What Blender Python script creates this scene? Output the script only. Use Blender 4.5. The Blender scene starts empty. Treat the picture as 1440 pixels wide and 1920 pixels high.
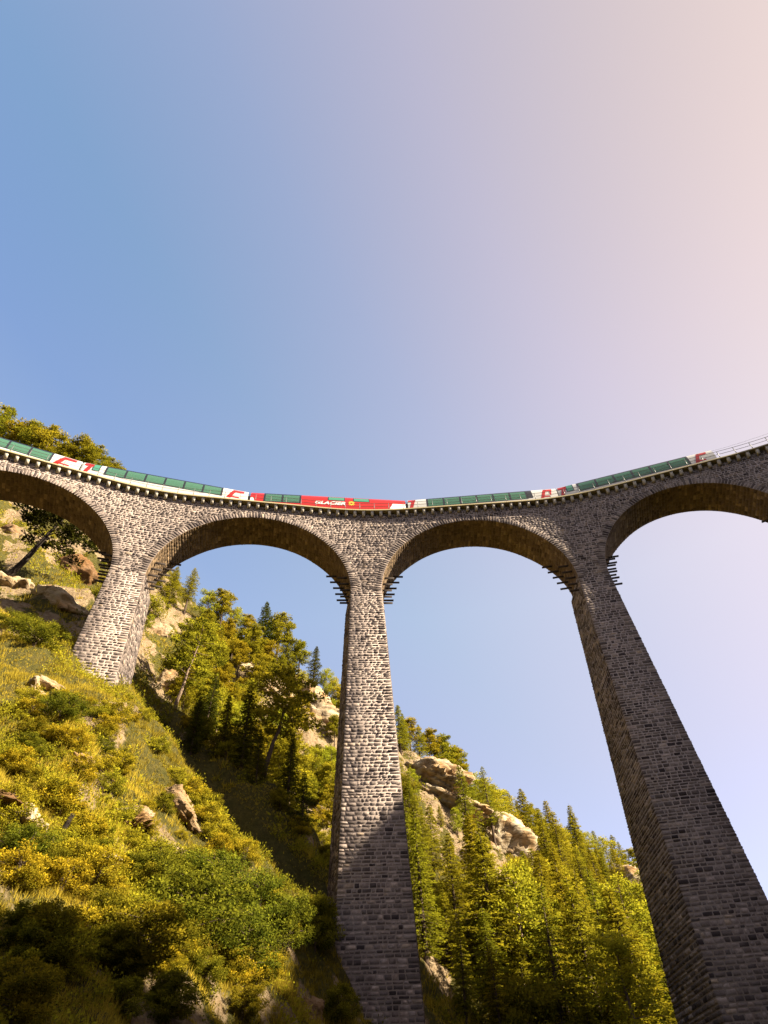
import bpy, math, random
import numpy as np
from mathutils import Matrix, Vector

rnd = random.Random(7)
rng = np.random.default_rng(11)
scene = bpy.context.scene
col = scene.collection
R_ = math.radians

# ------------------------------------------------------------------ camera
CAMZ = 1.7                      # eye height above the path the photographer stands on
PITCH, ROLL = R_(47.003), R_(3.225)
FPX, PPX, PPY = 1154.05, 0.0, 0.0          # focal length and principal point, in pixels of a 1440 x 1920 frame
cam = bpy.data.cameras.new('camera')
cam.sensor_fit = 'HORIZONTAL'
cam.sensor_width = 36.0
cam.lens = FPX / 1440 * 36.0
cam.shift_x = -PPX / 1440
cam.shift_y = PPY / 1440
cam.clip_start = 0.1
cam.clip_end = 9000
cam_o = bpy.data.objects.new('camera', cam)
col.objects.link(cam_o)
_fw = np.array([0, math.cos(PITCH), math.sin(PITCH)])
_up = np.array([0, -math.sin(PITCH), math.cos(PITCH)])
_rt = np.array([1.0, 0, 0])
_c, _s = math.cos(ROLL), math.sin(ROLL)
_r = _c * _rt - _s * _up
_u = _s * _rt + _c * _up
cam_o.matrix_world = Matrix(((_r[0], _u[0], -_fw[0], 0), (_r[1], _u[1], -_fw[1], 0), (_r[2], _u[2], -_fw[2], CAMZ), (0, 0, 0, 1)))
scene.camera = cam_o


def ray(x, y):
    a = x - 720 - PPX
    b = -(y - 960 - PPY)
    u = _c * a + _s * b
    v = -_s * a + _c * b
    d = _fw + _rt * (u / FPX) + _up * (v / FPX)
    return d / d[1]


def at(px, py, Y):
    """the place that lies Y metres in front of the viewpoint along the sight line to a spot of the photograph"""
    d = ray(px, py) * Y
    return np.array([d[0], d[1], d[2] + CAMZ])


# ------------------------------------------------------------------ sky, sun, exposure
SUN_AZ = np.array([0.961, -0.277])
SUN_AZ /= np.linalg.norm(SUN_AZ)
SUN_EL = R_(35)
sun_dir = Vector((SUN_AZ[0] * math.cos(SUN_EL), SUN_AZ[1] * math.cos(SUN_EL), math.sin(SUN_EL)))
world = bpy.data.worlds.new('World')
scene.world = world
world.use_nodes = True
wn, wl = world.node_tree.nodes, world.node_tree.links
wn.clear()
w_out = wn.new('ShaderNodeOutputWorld')
w_bg = wn.new('ShaderNodeBackground')
w_sky = wn.new('ShaderNodeTexSky')
w_sky.sky_type = 'NISHITA'
w_sky.sun_disc = False
w_sky.sun_elevation = SUN_EL
w_sky.sun_rotation = math.atan2(SUN_AZ[0], SUN_AZ[1])
w_sky.altitude = 1000
w_sky.air_density = 0.45
w_sky.dust_density = 0.3
w_sky.ozone_density = 1.0
SKY_STRENGTH = 0.05
w_bg.inputs['Strength'].default_value = SKY_STRENGTH
wl.new(w_sky.outputs['Color'], w_bg.inputs['Color'])
# the thin warm haze that brightens the sky towards the sun and towards the horizon
w_tc = wn.new('ShaderNodeTexCoord')
w_dot = wn.new('ShaderNodeVectorMath')
w_dot.operation = 'DOT_PRODUCT'
w_dot.inputs[1].default_value = sun_dir
wl.new(w_tc.outputs['Generated'], w_dot.inputs[0])
w_map = wn.new('ShaderNodeMapRange')
w_map.inputs['From Min'].default_value = -1
w_map.inputs['From Max'].default_value = 1
wl.new(w_dot.outputs['Value'], w_map.inputs['Value'])
w_ramp = wn.new('ShaderNodeValToRGB')
wl.new(w_map.outputs['Result'], w_ramp.inputs['Fac'])
HAZE_STOPS = [(-1.0, (0.0, 0.028, 0.078)), (0.0, (0.004, 0.033, 0.078)), (0.2, (0.0204, 0.0453, 0.0757)), (0.4, (0.0479, 0.057, 0.0778)),
              (0.6, (0.0828, 0.0698, 0.071)), (0.85, (0.1201, 0.0824, 0.0432)), (1.0, (0.14, 0.09, 0.03))]
els = w_ramp.color_ramp.elements
for i, (p, c) in enumerate(HAZE_STOPS):
    e = els[i] if i < 2 else els.new((p + 1) / 2)
    e.position = (p + 1) / 2
    e.color = (*c, 1)
w_bg2 = wn.new('ShaderNodeBackground')
w_bg2.inputs['Strength'].default_value = 1.0
w_sep = wn.new('ShaderNodeSeparateXYZ')
wl.new(w_tc.outputs['Generated'], w_sep.inputs[0])
w_low = wn.new('ShaderNodeValToRGB')
wl.new(w_sep.outputs['Z'], w_low.inputs['Fac'])
LOW_STOPS = [(0.0, (0.08, 0.028, 0.0)), (1.0, (0.0, 0.0, 0.0)), (0.4, (0.063, 0.032, 0.0)), (0.6, (0.0527, 0.0368, 0.0143)), (0.8, (0.0308, 0.0194, 0.0103))]
els = w_low.color_ramp.elements
for i, (p, c) in enumerate(LOW_STOPS):
    e = els[i] if i < 2 else els.new(p)
    e.position = p
    e.color = (*c, 1)
w_hz = wn.new('ShaderNodeMix')
w_hz.data_type = 'RGBA'
w_hz.blend_type = 'ADD'
w_hz.inputs['Factor'].default_value = 1.0
wl.new(w_ramp.outputs['Color'], w_hz.inputs['A'])
wl.new(w_low.outputs['Color'], w_hz.inputs['B'])
w_sum = wn.new('ShaderNodeAddShader')
wl.new(w_hz.outputs['Result'], w_bg2.inputs['Color'])
wl.new(w_bg.outputs['Background'], w_sum.inputs[0])
wl.new(w_bg2.outputs['Background'], w_sum.inputs[1])
wl.new(w_sum.outputs['Shader'], w_out.inputs['Surface'])

sun = bpy.data.lights.new('sun', 'SUN')
sun.energy = 5.0
sun.angle = R_(0.5)
sun.color = (1.0, 0.88, 0.68)
sun_o = bpy.data.objects.new('sun', sun)
sun_o.rotation_euler = (-sun_dir).to_track_quat('-Z', 'Y').to_euler()
sun_o.location = (60, -20, 80)
col.objects.link(sun_o)

vs = scene.view_settings
scene.display_settings.display_device = 'sRGB'
vs.view_transform = 'Standard'
vs.look = 'None'
vs.exposure = 2.3
vs.gamma = 1.0
vs.use_curve_mapping = False
scene.cycles.max_bounces = 5
scene.cycles.diffuse_bounces = 2
scene.cycles.glossy_bounces = 2
scene.cycles.transmission_bounces = 4
scene.cycles.transparent_max_bounces = 8


# ------------------------------------------------------------------ object helpers
def tag(o, label=None, cat=None, group=None, kind=None):
    if label: o['label'] = label
    if cat: o['category'] = cat
    if group: o['group'] = group
    if kind: o['kind'] = kind
    return o


def empty(name, loc=(0, 0, 0), parent=None):
    o = bpy.data.objects.new(name, None)
    col.objects.link(o)
    o.location = loc
    o.empty_display_size = 0.2
    if parent: o.parent = parent
    return o


def make_mesh(name, verts, faces, mat, tint=None, smooth=False):
    """faces: an int array (n,3) or (n,4), or a list of such arrays, or a list of tuples"""
    me = bpy.data.meshes.new(name)
    verts = np.asarray(verts, dtype=np.float32)
    if isinstance(faces, np.ndarray):
        faces = [faces]
    if len(faces) and isinstance(faces[0], np.ndarray):
        loops = np.concatenate([f.ravel() for f in faces]).astype(np.int32)
        sizes = np.concatenate([np.full(len(f), f.shape[1], np.int32) for f in faces])
    else:
        loops = np.array([i for f in faces for i in f], np.int32)
        sizes = np.array([len(f) for f in faces], np.int32)
    starts = np.concatenate([[0], np.cumsum(sizes)[:-1]]).astype(np.int32)
    me.vertices.add(len(verts))
    me.vertices.foreach_set('co', verts.ravel())
    me.loops.add(len(loops))
    me.loops.foreach_set('vertex_index', loops)
    me.polygons.add(len(sizes))
    me.polygons.foreach_set('loop_start', starts)
    me.polygons.foreach_set('loop_total', sizes)
    if smooth:
        me.polygons.foreach_set('use_smooth', np.ones(len(sizes), bool))
    if tint is not None:
        a = me.attributes.new('tint', 'FLOAT', 'POINT')
        a.data.foreach_set('value', np.asarray(tint, np.float32))
    me.update(calc_edges=True)
    me.validate()
    if mat: me.materials.append(mat)
    return me


def link(name, me, parent=None, loc=None):
    o = bpy.data.objects.new(name, me)
    col.objects.link(o)
    if parent: o.parent = parent
    if loc is not None: o.location = loc
    return o


class MB:
    """collects pieces of one mesh"""
    def __init__(s): s.v, s.f, s.t, s.n = [], [], [], 0

    def add(s, v, f, tint=None):
        v = np.asarray(v, float).reshape(-1, 3)
        s.v.append(v)
        s.t.append(np.zeros(len(v)) if tint is None else np.broadcast_to(tint, (len(v),)))
        if isinstance(f, np.ndarray):
            s.f.append(f + s.n)
        else:
            by = {}
            for q in f: by.setdefault(len(q), []).append(q)
            for k in by: s.f.append(np.array(by[k], int) + s.n)
        s.n += len(v)

    def box(s, lo, hi, tint=None):
        x0, y0, z0 = lo
        x1, y1, z1 = hi
        s.add([(x0, y0, z0), (x1, y0, z0), (x1, y1, z0), (x0, y1, z0), (x0, y0, z1), (x1, y0, z1), (x1, y1, z1), (x0, y1, z1)],
              np.array([(0, 3, 2, 1), (4, 5, 6, 7), (0, 1, 5, 4), (1, 2, 6, 5), (2, 3, 7, 6), (3, 0, 4, 7)]), tint)

    def hexa(s, p, tint=None):
        s.add(p, np.array([(0, 3, 2, 1), (4, 5, 6, 7), (0, 1, 5, 4), (1, 2, 6, 5), (2, 3, 7, 6), (3, 0, 4, 7)]), tint)

    def tube(s, pts, rad, n=6, tint=None, cap=True):
        pts = np.asarray(pts, float)
        rad = np.broadcast_to(np.asarray(rad, float), (len(pts),))
        tg = np.gradient(pts, axis=0)
        tg /= np.linalg.norm(tg, axis=1)[:, None] + 1e-9
        ref = np.array([0.31, 0.17, 0.93]) if abs(tg[:, 2]).mean() < 0.8 else np.array([1.0, 0.13, 0.05])
        a = np.cross(tg, ref)
        a /= np.linalg.norm(a, axis=1)[:, None] + 1e-9
        b = np.cross(tg, a)
        th = np.arange(n) * 2 * np.pi / n
        ring = pts[:, None, :] + rad[:, None, None] * (a[:, None, :] * np.cos(th)[None, :, None] + b[:, None, :] * np.sin(th)[None, :, None])
        m = len(pts)
        f = [(i * n + j, i * n + (j + 1) % n, (i + 1) * n + (j + 1) % n, (i + 1) * n + j) for i in range(m - 1) for j in range(n)]
        if cap:
            f += [tuple(range(n))[::-1], tuple((m - 1) * n + j for j in range(n))]
        s.add(ring.reshape(-1, 3), f, tint)

    def mesh(s, name, mat, smooth=False, offset=None):
        v = np.concatenate(s.v)
        if offset is not None: v = v - np.asarray(offset)
        return make_mesh(name, v, s.f, mat, np.concatenate(s.t), smooth)

    def build(s, name, mat, parent=None, smooth=False, loc=None):
        return link(name, s.mesh(name, mat, smooth), parent, loc)


# ------------------------------------------------------------------ materials
TONE = 0.74      # common scale of the base colours, chosen with the exposure above


def new_mat(name):
    m = bpy.data.materials.new(name)
    m.use_nodes = True
    nt = m.node_tree
    nt.nodes.clear()
    out = nt.nodes.new('ShaderNodeOutputMaterial')
    return m, nt, out


def nd(nt, kind, ins=None, **props):
    n = nt.nodes.new(kind)
    for k, v in props.items(): setattr(n, k, v)
    for k, v in (ins or {}).items():
        if isinstance(v, bpy.types.NodeSocket): nt.links.new(v, n.inputs[k])
        else: n.inputs[k].default_value = v
    return n


def ramp(nt, fac, stops):
    r = nt.nodes.new('ShaderNodeValToRGB')
    nt.links.new(fac, r.inputs['Fac'])
    e = r.color_ramp.elements
    for i, (p, c) in enumerate(stops):
        x = e[i] if i < 2 else e.new(p)
        x.position = p
        x.color = (*c, 1) if len(c) == 3 else c
    return r.outputs['Color']


def mixc(nt, fac, a, b, mode='MIX'):
    n = nt.nodes.new('ShaderNodeMix')
    n.data_type = 'RGBA'
    n.blend_type = mode
    for k, v in (('Factor', fac), ('A', a), ('B', b)):
        if isinstance(v, bpy.types.NodeSocket): nt.links.new(v, n.inputs[k])
        elif k == 'Factor': n.inputs[k].default_value = v
        else: n.inputs[k].default_value = (*v, 1)
    return n.outputs['Result']


def plain(name, color, rough=0.7, metal=0.0, spec=0.3, noise=0.12, scale=6.0, bump=0.0):
    color = [x * TONE for x in color]
    m, nt, out = new_mat(name)
    tc = nd(nt, 'ShaderNodeTexCoord')
    no = nd(nt, 'ShaderNodeTexNoise', {'Vector': tc.outputs['Object'], 'Scale': scale, 'Detail': 5.0})
    c = mixc(nt, no.outputs['Fac'], [x * (1 - noise) for x in color], [min(1, x * (1 + noise)) for x in color])
    b = nd(nt, 'ShaderNodeBsdfPrincipled', {'Base Color': c, 'Roughness': rough, 'Metallic': metal, 'Specular IOR Level': spec})
    if bump:
        bp = nd(nt, 'ShaderNodeBump', {'Height': no.outputs['Fac'], 'Strength': bump, 'Distance': 0.05})
        nt.links.new(bp.outputs['Normal'], b.inputs['Normal'])
    nt.links.new(b.outputs['BSDF'], out.inputs['Surface'])
    return m


def stone_mat(name, dark, light, warm, rough=0.9):
    dark, light, warm = [[x * TONE for x in q] for q in (dark, light, warm)]
    m, nt, out = new_mat(name)
    at_ = nd(nt, 'ShaderNodeAttribute', attribute_name='tint')
    geo = nd(nt, 'ShaderNodeNewGeometry')
    n1 = nd(nt, 'ShaderNodeTexNoise', {'Vector': geo.outputs['Position'], 'Scale': 7.0, 'Detail': 6.0, 'Roughness': 0.65})
    n2 = nd(nt, 'ShaderNodeTexNoise', {'Vector': geo.outputs['Position'], 'Scale': 0.35, 'Detail': 4.0})
    c = ramp(nt, at_.outputs['Fac'], [(0.0, dark), (0.45, [(a + b) / 2 for a, b in zip(dark, light)]), (0.75, light), (0.9, warm), (1.0, [x * 1.25 for x in light])])
    v = ramp(nt, n1.outputs['Fac'], [(0.25, (0.62, 0.62, 0.62)), (0.55, (1, 1, 1)), (0.78, (1.28, 1.26, 1.22))])
    c = mixc(nt, 1.0, c, v, 'MULTIPLY')
    w = ramp(nt, n2.outputs['Fac'], [(0.3, (0.86, 0.82, 0.8)), (0.65, (1.08, 1.05, 1.0))])
    c = mixc(nt, 1.0, c, w, 'MULTIPLY')
    mp_ = nd(nt, 'ShaderNodeMapping', {'Vector': geo.outputs['Position'], 'Scale': (1.1, 1.1, 0.07)})
    n4 = nd(nt, 'ShaderNodeTexNoise', {'Vector': mp_.outputs['Vector'], 'Scale': 1.0, 'Detail': 5.0, 'Roughness': 0.6})
    c = mixc(nt, 1.0, c, ramp(nt, n4.outputs['Fac'], [(0.32, (0.66, 0.62, 0.60)), (0.5, (1, 1, 1)), (0.7, (1.1, 1.08, 1.04))]), 'MULTIPLY')
    b = nd(nt, 'ShaderNodeBsdfPrincipled', {'Base Color': c, 'Roughness': rough, 'Specular IOR Level': 0.2})
    n3 = nd(nt, 'ShaderNodeTexNoise', {'Vector': geo.outputs['Position'], 'Scale': 14.0, 'Detail': 5.0, 'Roughness': 0.7})
    bp = nd(nt, 'ShaderNodeBump', {'Height': n3.outputs['Fac'], 'Strength': 0.7, 'Distance': 0.06})
    nt.links.new(bp.outputs['Normal'], b.inputs['Normal'])
    nt.links.new(b.outputs['BSDF'], out.inputs['Surface'])
    return m


M = {}
M['stone'] = stone_mat('rock_faced_limestone', (0.055, 0.042, 0.042), (0.37, 0.305, 0.272), (0.36, 0.28, 0.21))
M['soffit'] = stone_mat('soffit_limestone', (0.125, 0.083, 0.047), (0.29, 0.20, 0.115), (0.37, 0.26, 0.15))  # warmer than the wall stone, light bounced off the grass put into the colour
M['vault_mortar'] = plain('brown_vault_mortar', (0.19, 0.13, 0.08), 0.95, spec=0.1, noise=0.3, scale=3.0, bump=0.3)  # browner and darker than the wall mortar, softening the joints
M['mortar'] = plain('lime_mortar', (0.385, 0.31, 0.265), 0.95, spec=0.1, noise=0.25, scale=3.0, bump=0.3)
M['concrete'] = plain('pale_concrete', (0.32, 0.26, 0.14), 0.85, spec=0.2, noise=0.22, scale=1.3, bump=0.15)
M['corbel'] = plain('corbel_stone', (0.50, 0.44, 0.35), 0.85, spec=0.2, noise=0.3, scale=4.0)
M['ballast'] = plain('track_ballast', (0.20, 0.17, 0.15), 0.95, noise=0.6, scale=12, bump=0.6)
M['rail_steel'] = plain('rail_steel', (0.16, 0.11, 0.08), 0.5, metal=0.8)
M['iron'] = plain('rusty_iron_beam', (0.055, 0.038, 0.03), 0.8, noise=0.5, scale=9)
M['railing'] = plain('painted_railing_steel', (0.13, 0.13, 0.125), 0.5, metal=0.3)
M['wire'] = plain('copper_wire', (0.08, 0.06, 0.05), 0.5, metal=0.5)
M['white_paint'] = plain('white_coach_paint', (0.55, 0.53, 0.49), 0.3, spec=0.5, noise=0.05, scale=1.0)
M['red_paint'] = plain('red_coach_paint', (0.40, 0.016, 0.012), 0.3, spec=0.5, noise=0.06, scale=1.0)
M['dark_frame'] = plain('dark_window_frame', (0.012, 0.014, 0.02), 0.35, spec=0.5)
M['under_grey'] = plain('underframe_grey', (0.06, 0.06, 0.065), 0.6)
M['seat'] = plain('tan_seat_fabric', (0.55, 0.36, 0.18), 0.8)
M['yellow'] = plain('yellow_emblem', (0.85, 0.52, 0.05), 0.4)
M['white_letter'] = plain('white_lettering', (0.80, 0.78, 0.74), 0.4, noise=0.02)

m, nt, out = new_mat('green_tinted_glass')
tr0 = nd(nt, 'ShaderNodeBsdfTransparent', {'Color': (0.42, 0.74, 0.58, 1)})
df0 = nd(nt, 'ShaderNodeBsdfDiffuse', {'Color': (0.075, 0.185, 0.12, 1)})  # even green put in for the sky light coming through the coach
tr = nd(nt, 'ShaderNodeMixShader', {0: 0.55, 1: tr0.outputs['BSDF'], 2: df0.outputs['BSDF']})
gl = nd(nt, 'ShaderNodeBsdfGlossy', {'Color': (0.8, 0.9, 0.85, 1), 'Roughness': 0.05})
fr = nd(nt, 'ShaderNodeFresnel', {'IOR': 1.45})
ms = nd(nt, 'ShaderNodeMixShader', {0: fr.outputs['Fac'], 1: tr.outputs['Shader'], 2: gl.outputs['BSDF']})
nt.links.new(ms.outputs['Shader'], out.inputs['Surface'])
M['glass'] = m

# ------------------------------------------------------------------ the curve the viaduct follows
CX, CY, RAD = 6.8213, -49.5315, 100.0
ANG = {-4: -60.8, -3: -47.0, -2: -33.134, -1: -19.0276, 0: -5.2417, 1: 8.4252, 2: 21.663, 3: 35.3, 4: 49.0}
DRAD = {-1: 0.066, 0: -0.093, 1: 0.173, 2: -0.188, 3: -0.188, 4: -0.188}
H = 53.4015 + CAMZ              # underside of the deck slab
ZC = H - 1.9441                 # crown of the arches
RISE = 9.774
ZS = ZC - RISE                  # springing
WID = 4.5468                    # width of the viaduct
BAT_F, BAT_S = 0.0625, 0.0333   # how much the piers widen per metre down
HALF = {-3: 1.7, -2: 1.67, -1: 1.6945, 0: 1.6323, 1: 1.5711, 2: 1.7112, 3: 1.7, -4: 1.7, 4: 1.7}


def corner(k, rad):
    a = R_(ANG[k])
    rad = rad + DRAD.get(k, 0)
    return np.array([CX + rad * math.sin(a), CY + rad * math.cos(a)])


FIL = 5.0
_pts, _vk = [], {}
for k in range(-4, 5):
    v = corner(k, RAD + 0.29)
    if abs(k) == 4:
        _pts.append(v)
        continue
    a = corner(k - 1, RAD + 0.29) - v
    b = corner(k + 1, RAD + 0.29) - v
    a = v + a / np.linalg.norm(a) * FIL
    b = v + b / np.linalg.norm(b) * FIL
    for t in np.linspace(0, 1, 13):
        p = (1 - t) ** 2 * a + 2 * t * (1 - t) * v + t * t * b
        _pts.append(p)
        if abs(t - 0.5) < 1e-6: _vk[k] = len(_pts) - 1
_pts = np.array(_pts)
_len = np.concatenate([[0], np.cumsum(np.linalg.norm(np.diff(_pts, axis=0), axis=1))])
_len -= _len[_vk[0]]
SK = {k: _len[i] for k, i in _vk.items()}
_ss = np.arange(_len[0], _len[-1], 0.1)
_sx = np.interp(_ss, _len, _pts[:, 0])
_sy = np.interp(_ss, _len, _pts[:, 1])
_k7 = np.ones(9) / 9
_tx = np.convolve(np.pad(np.gradient(_sx), 4, mode='edge'), _k7, 'valid')
_ty = np.convolve(np.pad(np.gradient(_sy), 4, mode='edge'), _k7, 'valid')
_tn = np.hypot(_tx, _ty)
_tx, _ty = _tx / _tn, _ty / _tn


def path(s, d, z):
    """a place on the viaduct: s along it, d out from its front face towards the viewer, z up"""
    s, d, z = np.broadcast_arrays(np.asarray(s, float), np.asarray(d, float), np.asarray(z, float))
    x, y = np.interp(s, _ss, _sx), np.interp(s, _ss, _sy)
    tx, ty = np.interp(s, _ss, _tx), np.interp(s, _ss, _ty)
    return np.stack([x + ty * d, y - tx * d, z], -1)


def frame_at(s):
    p = path(s, 0, 0)
    T = np.array([np.interp(s, _ss, _tx), np.interp(s, _ss, _ty), 0])
    T /= np.linalg.norm(T)
    return p, T, np.array([T[1], -T[0], 0])


# ------------------------------------------------------------------ noise
class Noise:
    def __init__(s, seed):
        s.g = np.random.default_rng(seed).random((128, 128)) * 2 - 1

    def at(s, x, y):
        xi, yi = np.floor(x).astype(int), np.floor(y).astype(int)
        fx, fy = x - xi, y - yi
        fx, fy = fx * fx * (3 - 2 * fx), fy * fy * (3 - 2 * fy)
        g = lambda i, j: s.g[i % 128, j % 128]
        return (g(xi, yi) * (1 - fx) + g(xi + 1, yi) * fx) * (1 - fy) + (g(xi, yi + 1) * (1 - fx) + g(xi + 1, yi + 1) * fx) * fy

    def fbm(s, x, y, octaves=4, gain=0.5):
        v, a = 0, 1.0
        for o in range(octaves):
            v = v + a * s.at(x * 2 ** o + 17.3 * o, y * 2 ** o + 5.1 * o)
            a *= gain
        return v


N1, N2, N3 = Noise(1), Noise(2), Noise(3)


# ------------------------------------------------------------------ terrain: one height field through surveyed spots
SPOTS = [  # sight line (photo x, y) and distance
    # near slope that carries the second pier
    (0, 1900, 14), (0, 1650, 17), (0, 1500, 20), (0, 1350, 25), (0, 1220, 31), (0, 1130, 37),
    (150, 1900, 17), (150, 1650, 20.5), (150, 1450, 26), (140, 1225, 35),
    (300, 1900, 20), (300, 1700, 24), (300, 1500, 30), (235, 1292, 36.0),
    (450, 1900, 24), (450, 1750, 28), (470, 1640, 33), (590, 1900, 31), (590, 1775, 36),
    (225, 1287, 38.0), (330, 1440, 37.5), (480, 1610, 38.5), (590, 1745, 39.5),
    # hill behind
    (330, 1395, 46.8), (400, 1465, 46.8), (460, 1520, 46.6), (520, 1590, 46.4), (600, 1690, 46.2), (400, 1400, 51), (520, 1500, 52), (610, 1600, 52),
    (300, 1290, 60), (400, 1330, 64), (500, 1330, 74), (590, 1310, 84), (590, 1460, 74), (450, 1440, 61), (640, 1500, 70),
    (310, 1150, 74), (420, 1195, 80), (520, 1240, 85), (620, 1330, 91), (700, 1400, 96),
    (745, 1400, 98), (835, 1470, 106), (900, 1520, 113), (1000, 1595, 136), (1100, 1625, 160), (1200, 1665, 186), (1300, 1730, 205),
    (800, 1570, 84), (900, 1600, 92), (950, 1660, 94), (1050, 1650, 128), (1150, 1760, 118), (1000, 1770, 84), (880, 1760, 66),
    (1050, 1915, 68), (1250, 1930, 72), (880, 1935, 52), (760, 1700, 62),
    # upper left slope seen through the first arch
    (0, 970, 64), (100, 1040, 57), (175, 1125, 50), (60, 1110, 49), (0, 1090, 46),
    (0, 850, 74), (100, 875, 78), (200, 920, 80), (260, 1010, 78), (-150, 800, 66), (-150, 1100, 40), (-150, 1400, 22),
]
def further(Y):
    return Y + 10 if Y >= 36 else Y * 46 / 36


def moved(x, y, z):
    """survey notes were taken from the near abutment; bring them to the present origin"""
    c, s_ = math.cos(R_(5.3)), math.sin(R_(5.3))
    dx, dy = x - 2.78, y - 39.91
    return (-2.31 + dx * c - dy * s_, 49.96 + dx * s_ + dy * c, None if z is None else z + 9.6)


SURVEY = [tuple(at(px, py, further(Y))) for px, py, Y in SPOTS]
NOTES = [  # places no sight line reaches
    (4, 36, -5.0), (14, 40, -6.4), (27, 38, -7.0), (30, 55, -5.5), (20, 48, -5.6), (48, 30, -6.5),
    (45, 45, -7), (60, 60, -6), (90, 95, -4), (120, 140, 0),
    (-9, 43.2, None), (-2, 43.6, None),
    (-52, 28, 36), (-64, 15, 41), (-75, 5, 42), (-60, -10, 26), (-80, 40, 72), (-72, 60, 90), (-95, 20, 74),
    # the flank of the gorge on the sunny side, out of view, its ridge shaped to cast shade
    (58, 8, 6), (64, 22, 12), (72, 13, 46), (80, 0, 60), (85, 25, 48), (100, 8, 84), (100, -1, 73), (100, -13, 72.5), (100, -19, 72.5), (100, -24, 75), (100, -30, 82.5), (100, 31, 42), (98, 52, 12), (100, 80, 12),
    (70, -15, 36), (60, -30, 24), (40, -30, 6), (125, 10, 58), (125, -30, 70), (130, 50, 14), (135, 90, 8), (100, -50, 82), (60, -70, 30),
    # beyond the skyline
    (-28, 110, 66), (-5, 125, 50), (25, 140, 42), (60, 175, 34), (110, 230, 26), (-70, 110, 108), (-100, 80, 118), (150, 200, 6), (60, 240, 22), (0, 220, 40),
    (190, 150, 0), (170, 60, 10), (190, 0, 40), (0, -70, 6), (-60, -60, 26), (-110, -40, 72), (-120, 150, 100), (190, 260, 4),
]
SURVEY += [moved(x, y, {-9: 3.0, -2: -1.5}[x] if z is None else z) for x, y, z in NOTES]
SURVEY += [(0, 0, 0), (5, 12, -0.2), (12, 27, 0.8), (0, -18, 0.5), (-15, -6, 3), (-30, 0, 13), (25, 0, -0.5), (42, 14, 1.5)]
_S = np.array(SURVEY)
_sc = 60.0


def _phi(r2):
    return 0.5 * r2 * np.log(r2 + 1e-9)


_A = _S[:, :2] / _sc
_d2 = ((_A[:, None] - _A[None]) ** 2).sum(-1)
_n = len(_A)
_K = np.zeros((_n + 3, _n + 3))
_K[:_n, :_n] = _phi(_d2) + np.eye(_n) * 4e-4
_K[:_n, _n] = 1
_K[:_n, _n + 1:] = _A
_K[_n:, :_n] = _K[:_n, _n:].T
_w = np.linalg.solve(_K, np.concatenate([_S[:, 2], np.zeros(3)]))


def base_height(x, y):
    sh = x.shape
    p = np.stack([x.ravel(), y.ravel()], 1)
    # keep the spline inside the surveyed part and level out beyond it
    q = np.stack([np.clip(p[:, 0], -120, 190), np.clip(p[:, 1], -70, 270)], 1)
    away = np.linalg.norm(p - q, axis=1)
    q = q / _sc
    z = np.empty(len(q))
    for i in range(0, len(q), 20000):
        c = q[i:i + 20000]
        d2 = ((c[:, None] - _A[None]) ** 2).sum(-1)
        z[i:i + 20000] = _phi(d2) @ _w[:_n] + _w[_n] + c @ _w[_n + 1:]
    fade = np.exp(-away / 220)
    z = z * fade + (1 - fade) * -4
    return z.reshape(sh)


def axis(lo, hi, fine_lo, fine_hi, fine, coarse_growth=1.16):
    a = list(np.arange(fine_lo, fine_hi + fine, fine))
    st, x = fine, a[-1]
    while x < hi:
        st *= coarse_growth
        x += st
        a.append(x)
    st, x = fine, a[0]
    while x > lo:
        st *= coarse_growth
        x -= st
        a.insert(0, x)
    return np.array(a)


GX = axis(-2500, 2500, -66, 60, 0.42, 1.10)
GY = axis(-2500, 2500, 8, 122, 0.42, 1.10)
XX, YY = np.meshgrid(GX, GY)
ZZ = base_height(XX, YY)
_near = np.exp(-(np.maximum(0, np.hypot(XX, YY) - 260) / 200))
_gx = np.gradient(ZZ, GX, axis=1)
_gy = np.gradient(ZZ, GY, axis=0)
_slope = np.clip(np.hypot(_gx, _gy), 0, 2.5)
_flat = np.clip(np.hypot(XX, YY) / 10 - 0.3, 0, 1)
ledge = N1.fbm(XX * 0.16, YY * 0.16, 4)
fine_ = N2.fbm(XX * 0.7, YY * 0.7, 3)
ZZ = ZZ + _near * _flat * (ledge * (0.25 + 0.55 * _slope) + fine_ * (0.22 + 0.26 * _slope) + 0.5 * N3.fbm(XX * 0.33 + 40, YY * 0.33, 3) * np.clip(_slope, 0.1, 1.2))
# rock ledges: steps in height on steep ground
_st = 1.7
_ph = (ZZ + 1.5 * N3.fbm(XX * 0.08, YY * 0.08, 3)) / _st
_fr = _ph - np.floor(_ph)
_stepd = (np.clip((_fr - 0.5) * 2.2, -0.5, 0.5) + 0.5 - _fr) * _st
_rocky = np.clip(N2.fbm(XX * 0.06 + 31, YY * 0.06 + 9, 4) * 1.6 + 0.1, 0, 1) * np.clip(_slope * 1.3 - 0.4, 0, 1)
ZZ = ZZ + _near * _flat * _stepd * _rocky * 0.8


def ground_z(x, y):
    x, y = np.asarray(x, float), np.asarray(y, float)
    i = np.clip(np.searchsorted(GX, x) - 1, 0, len(GX) - 2)
    j = np.clip(np.searchsorted(GY, y) - 1, 0, len(GY) - 2)
    fx = np.clip((x - GX[i]) / (GX[i + 1] - GX[i]), 0, 1)
    fy = np.clip((y - GY[j]) / (GY[j + 1] - GY[j]), 0, 1)
    return (ZZ[j, i] * (1 - fx) + ZZ[j, i + 1] * fx) * (1 - fy) + (ZZ[j + 1, i] * (1 - fx) + ZZ[j + 1, i + 1] * fx) * fy


_gX, _gY = np.gradient(ZZ, GX, axis=1), np.gradient(ZZ, GY, axis=0)


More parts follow.
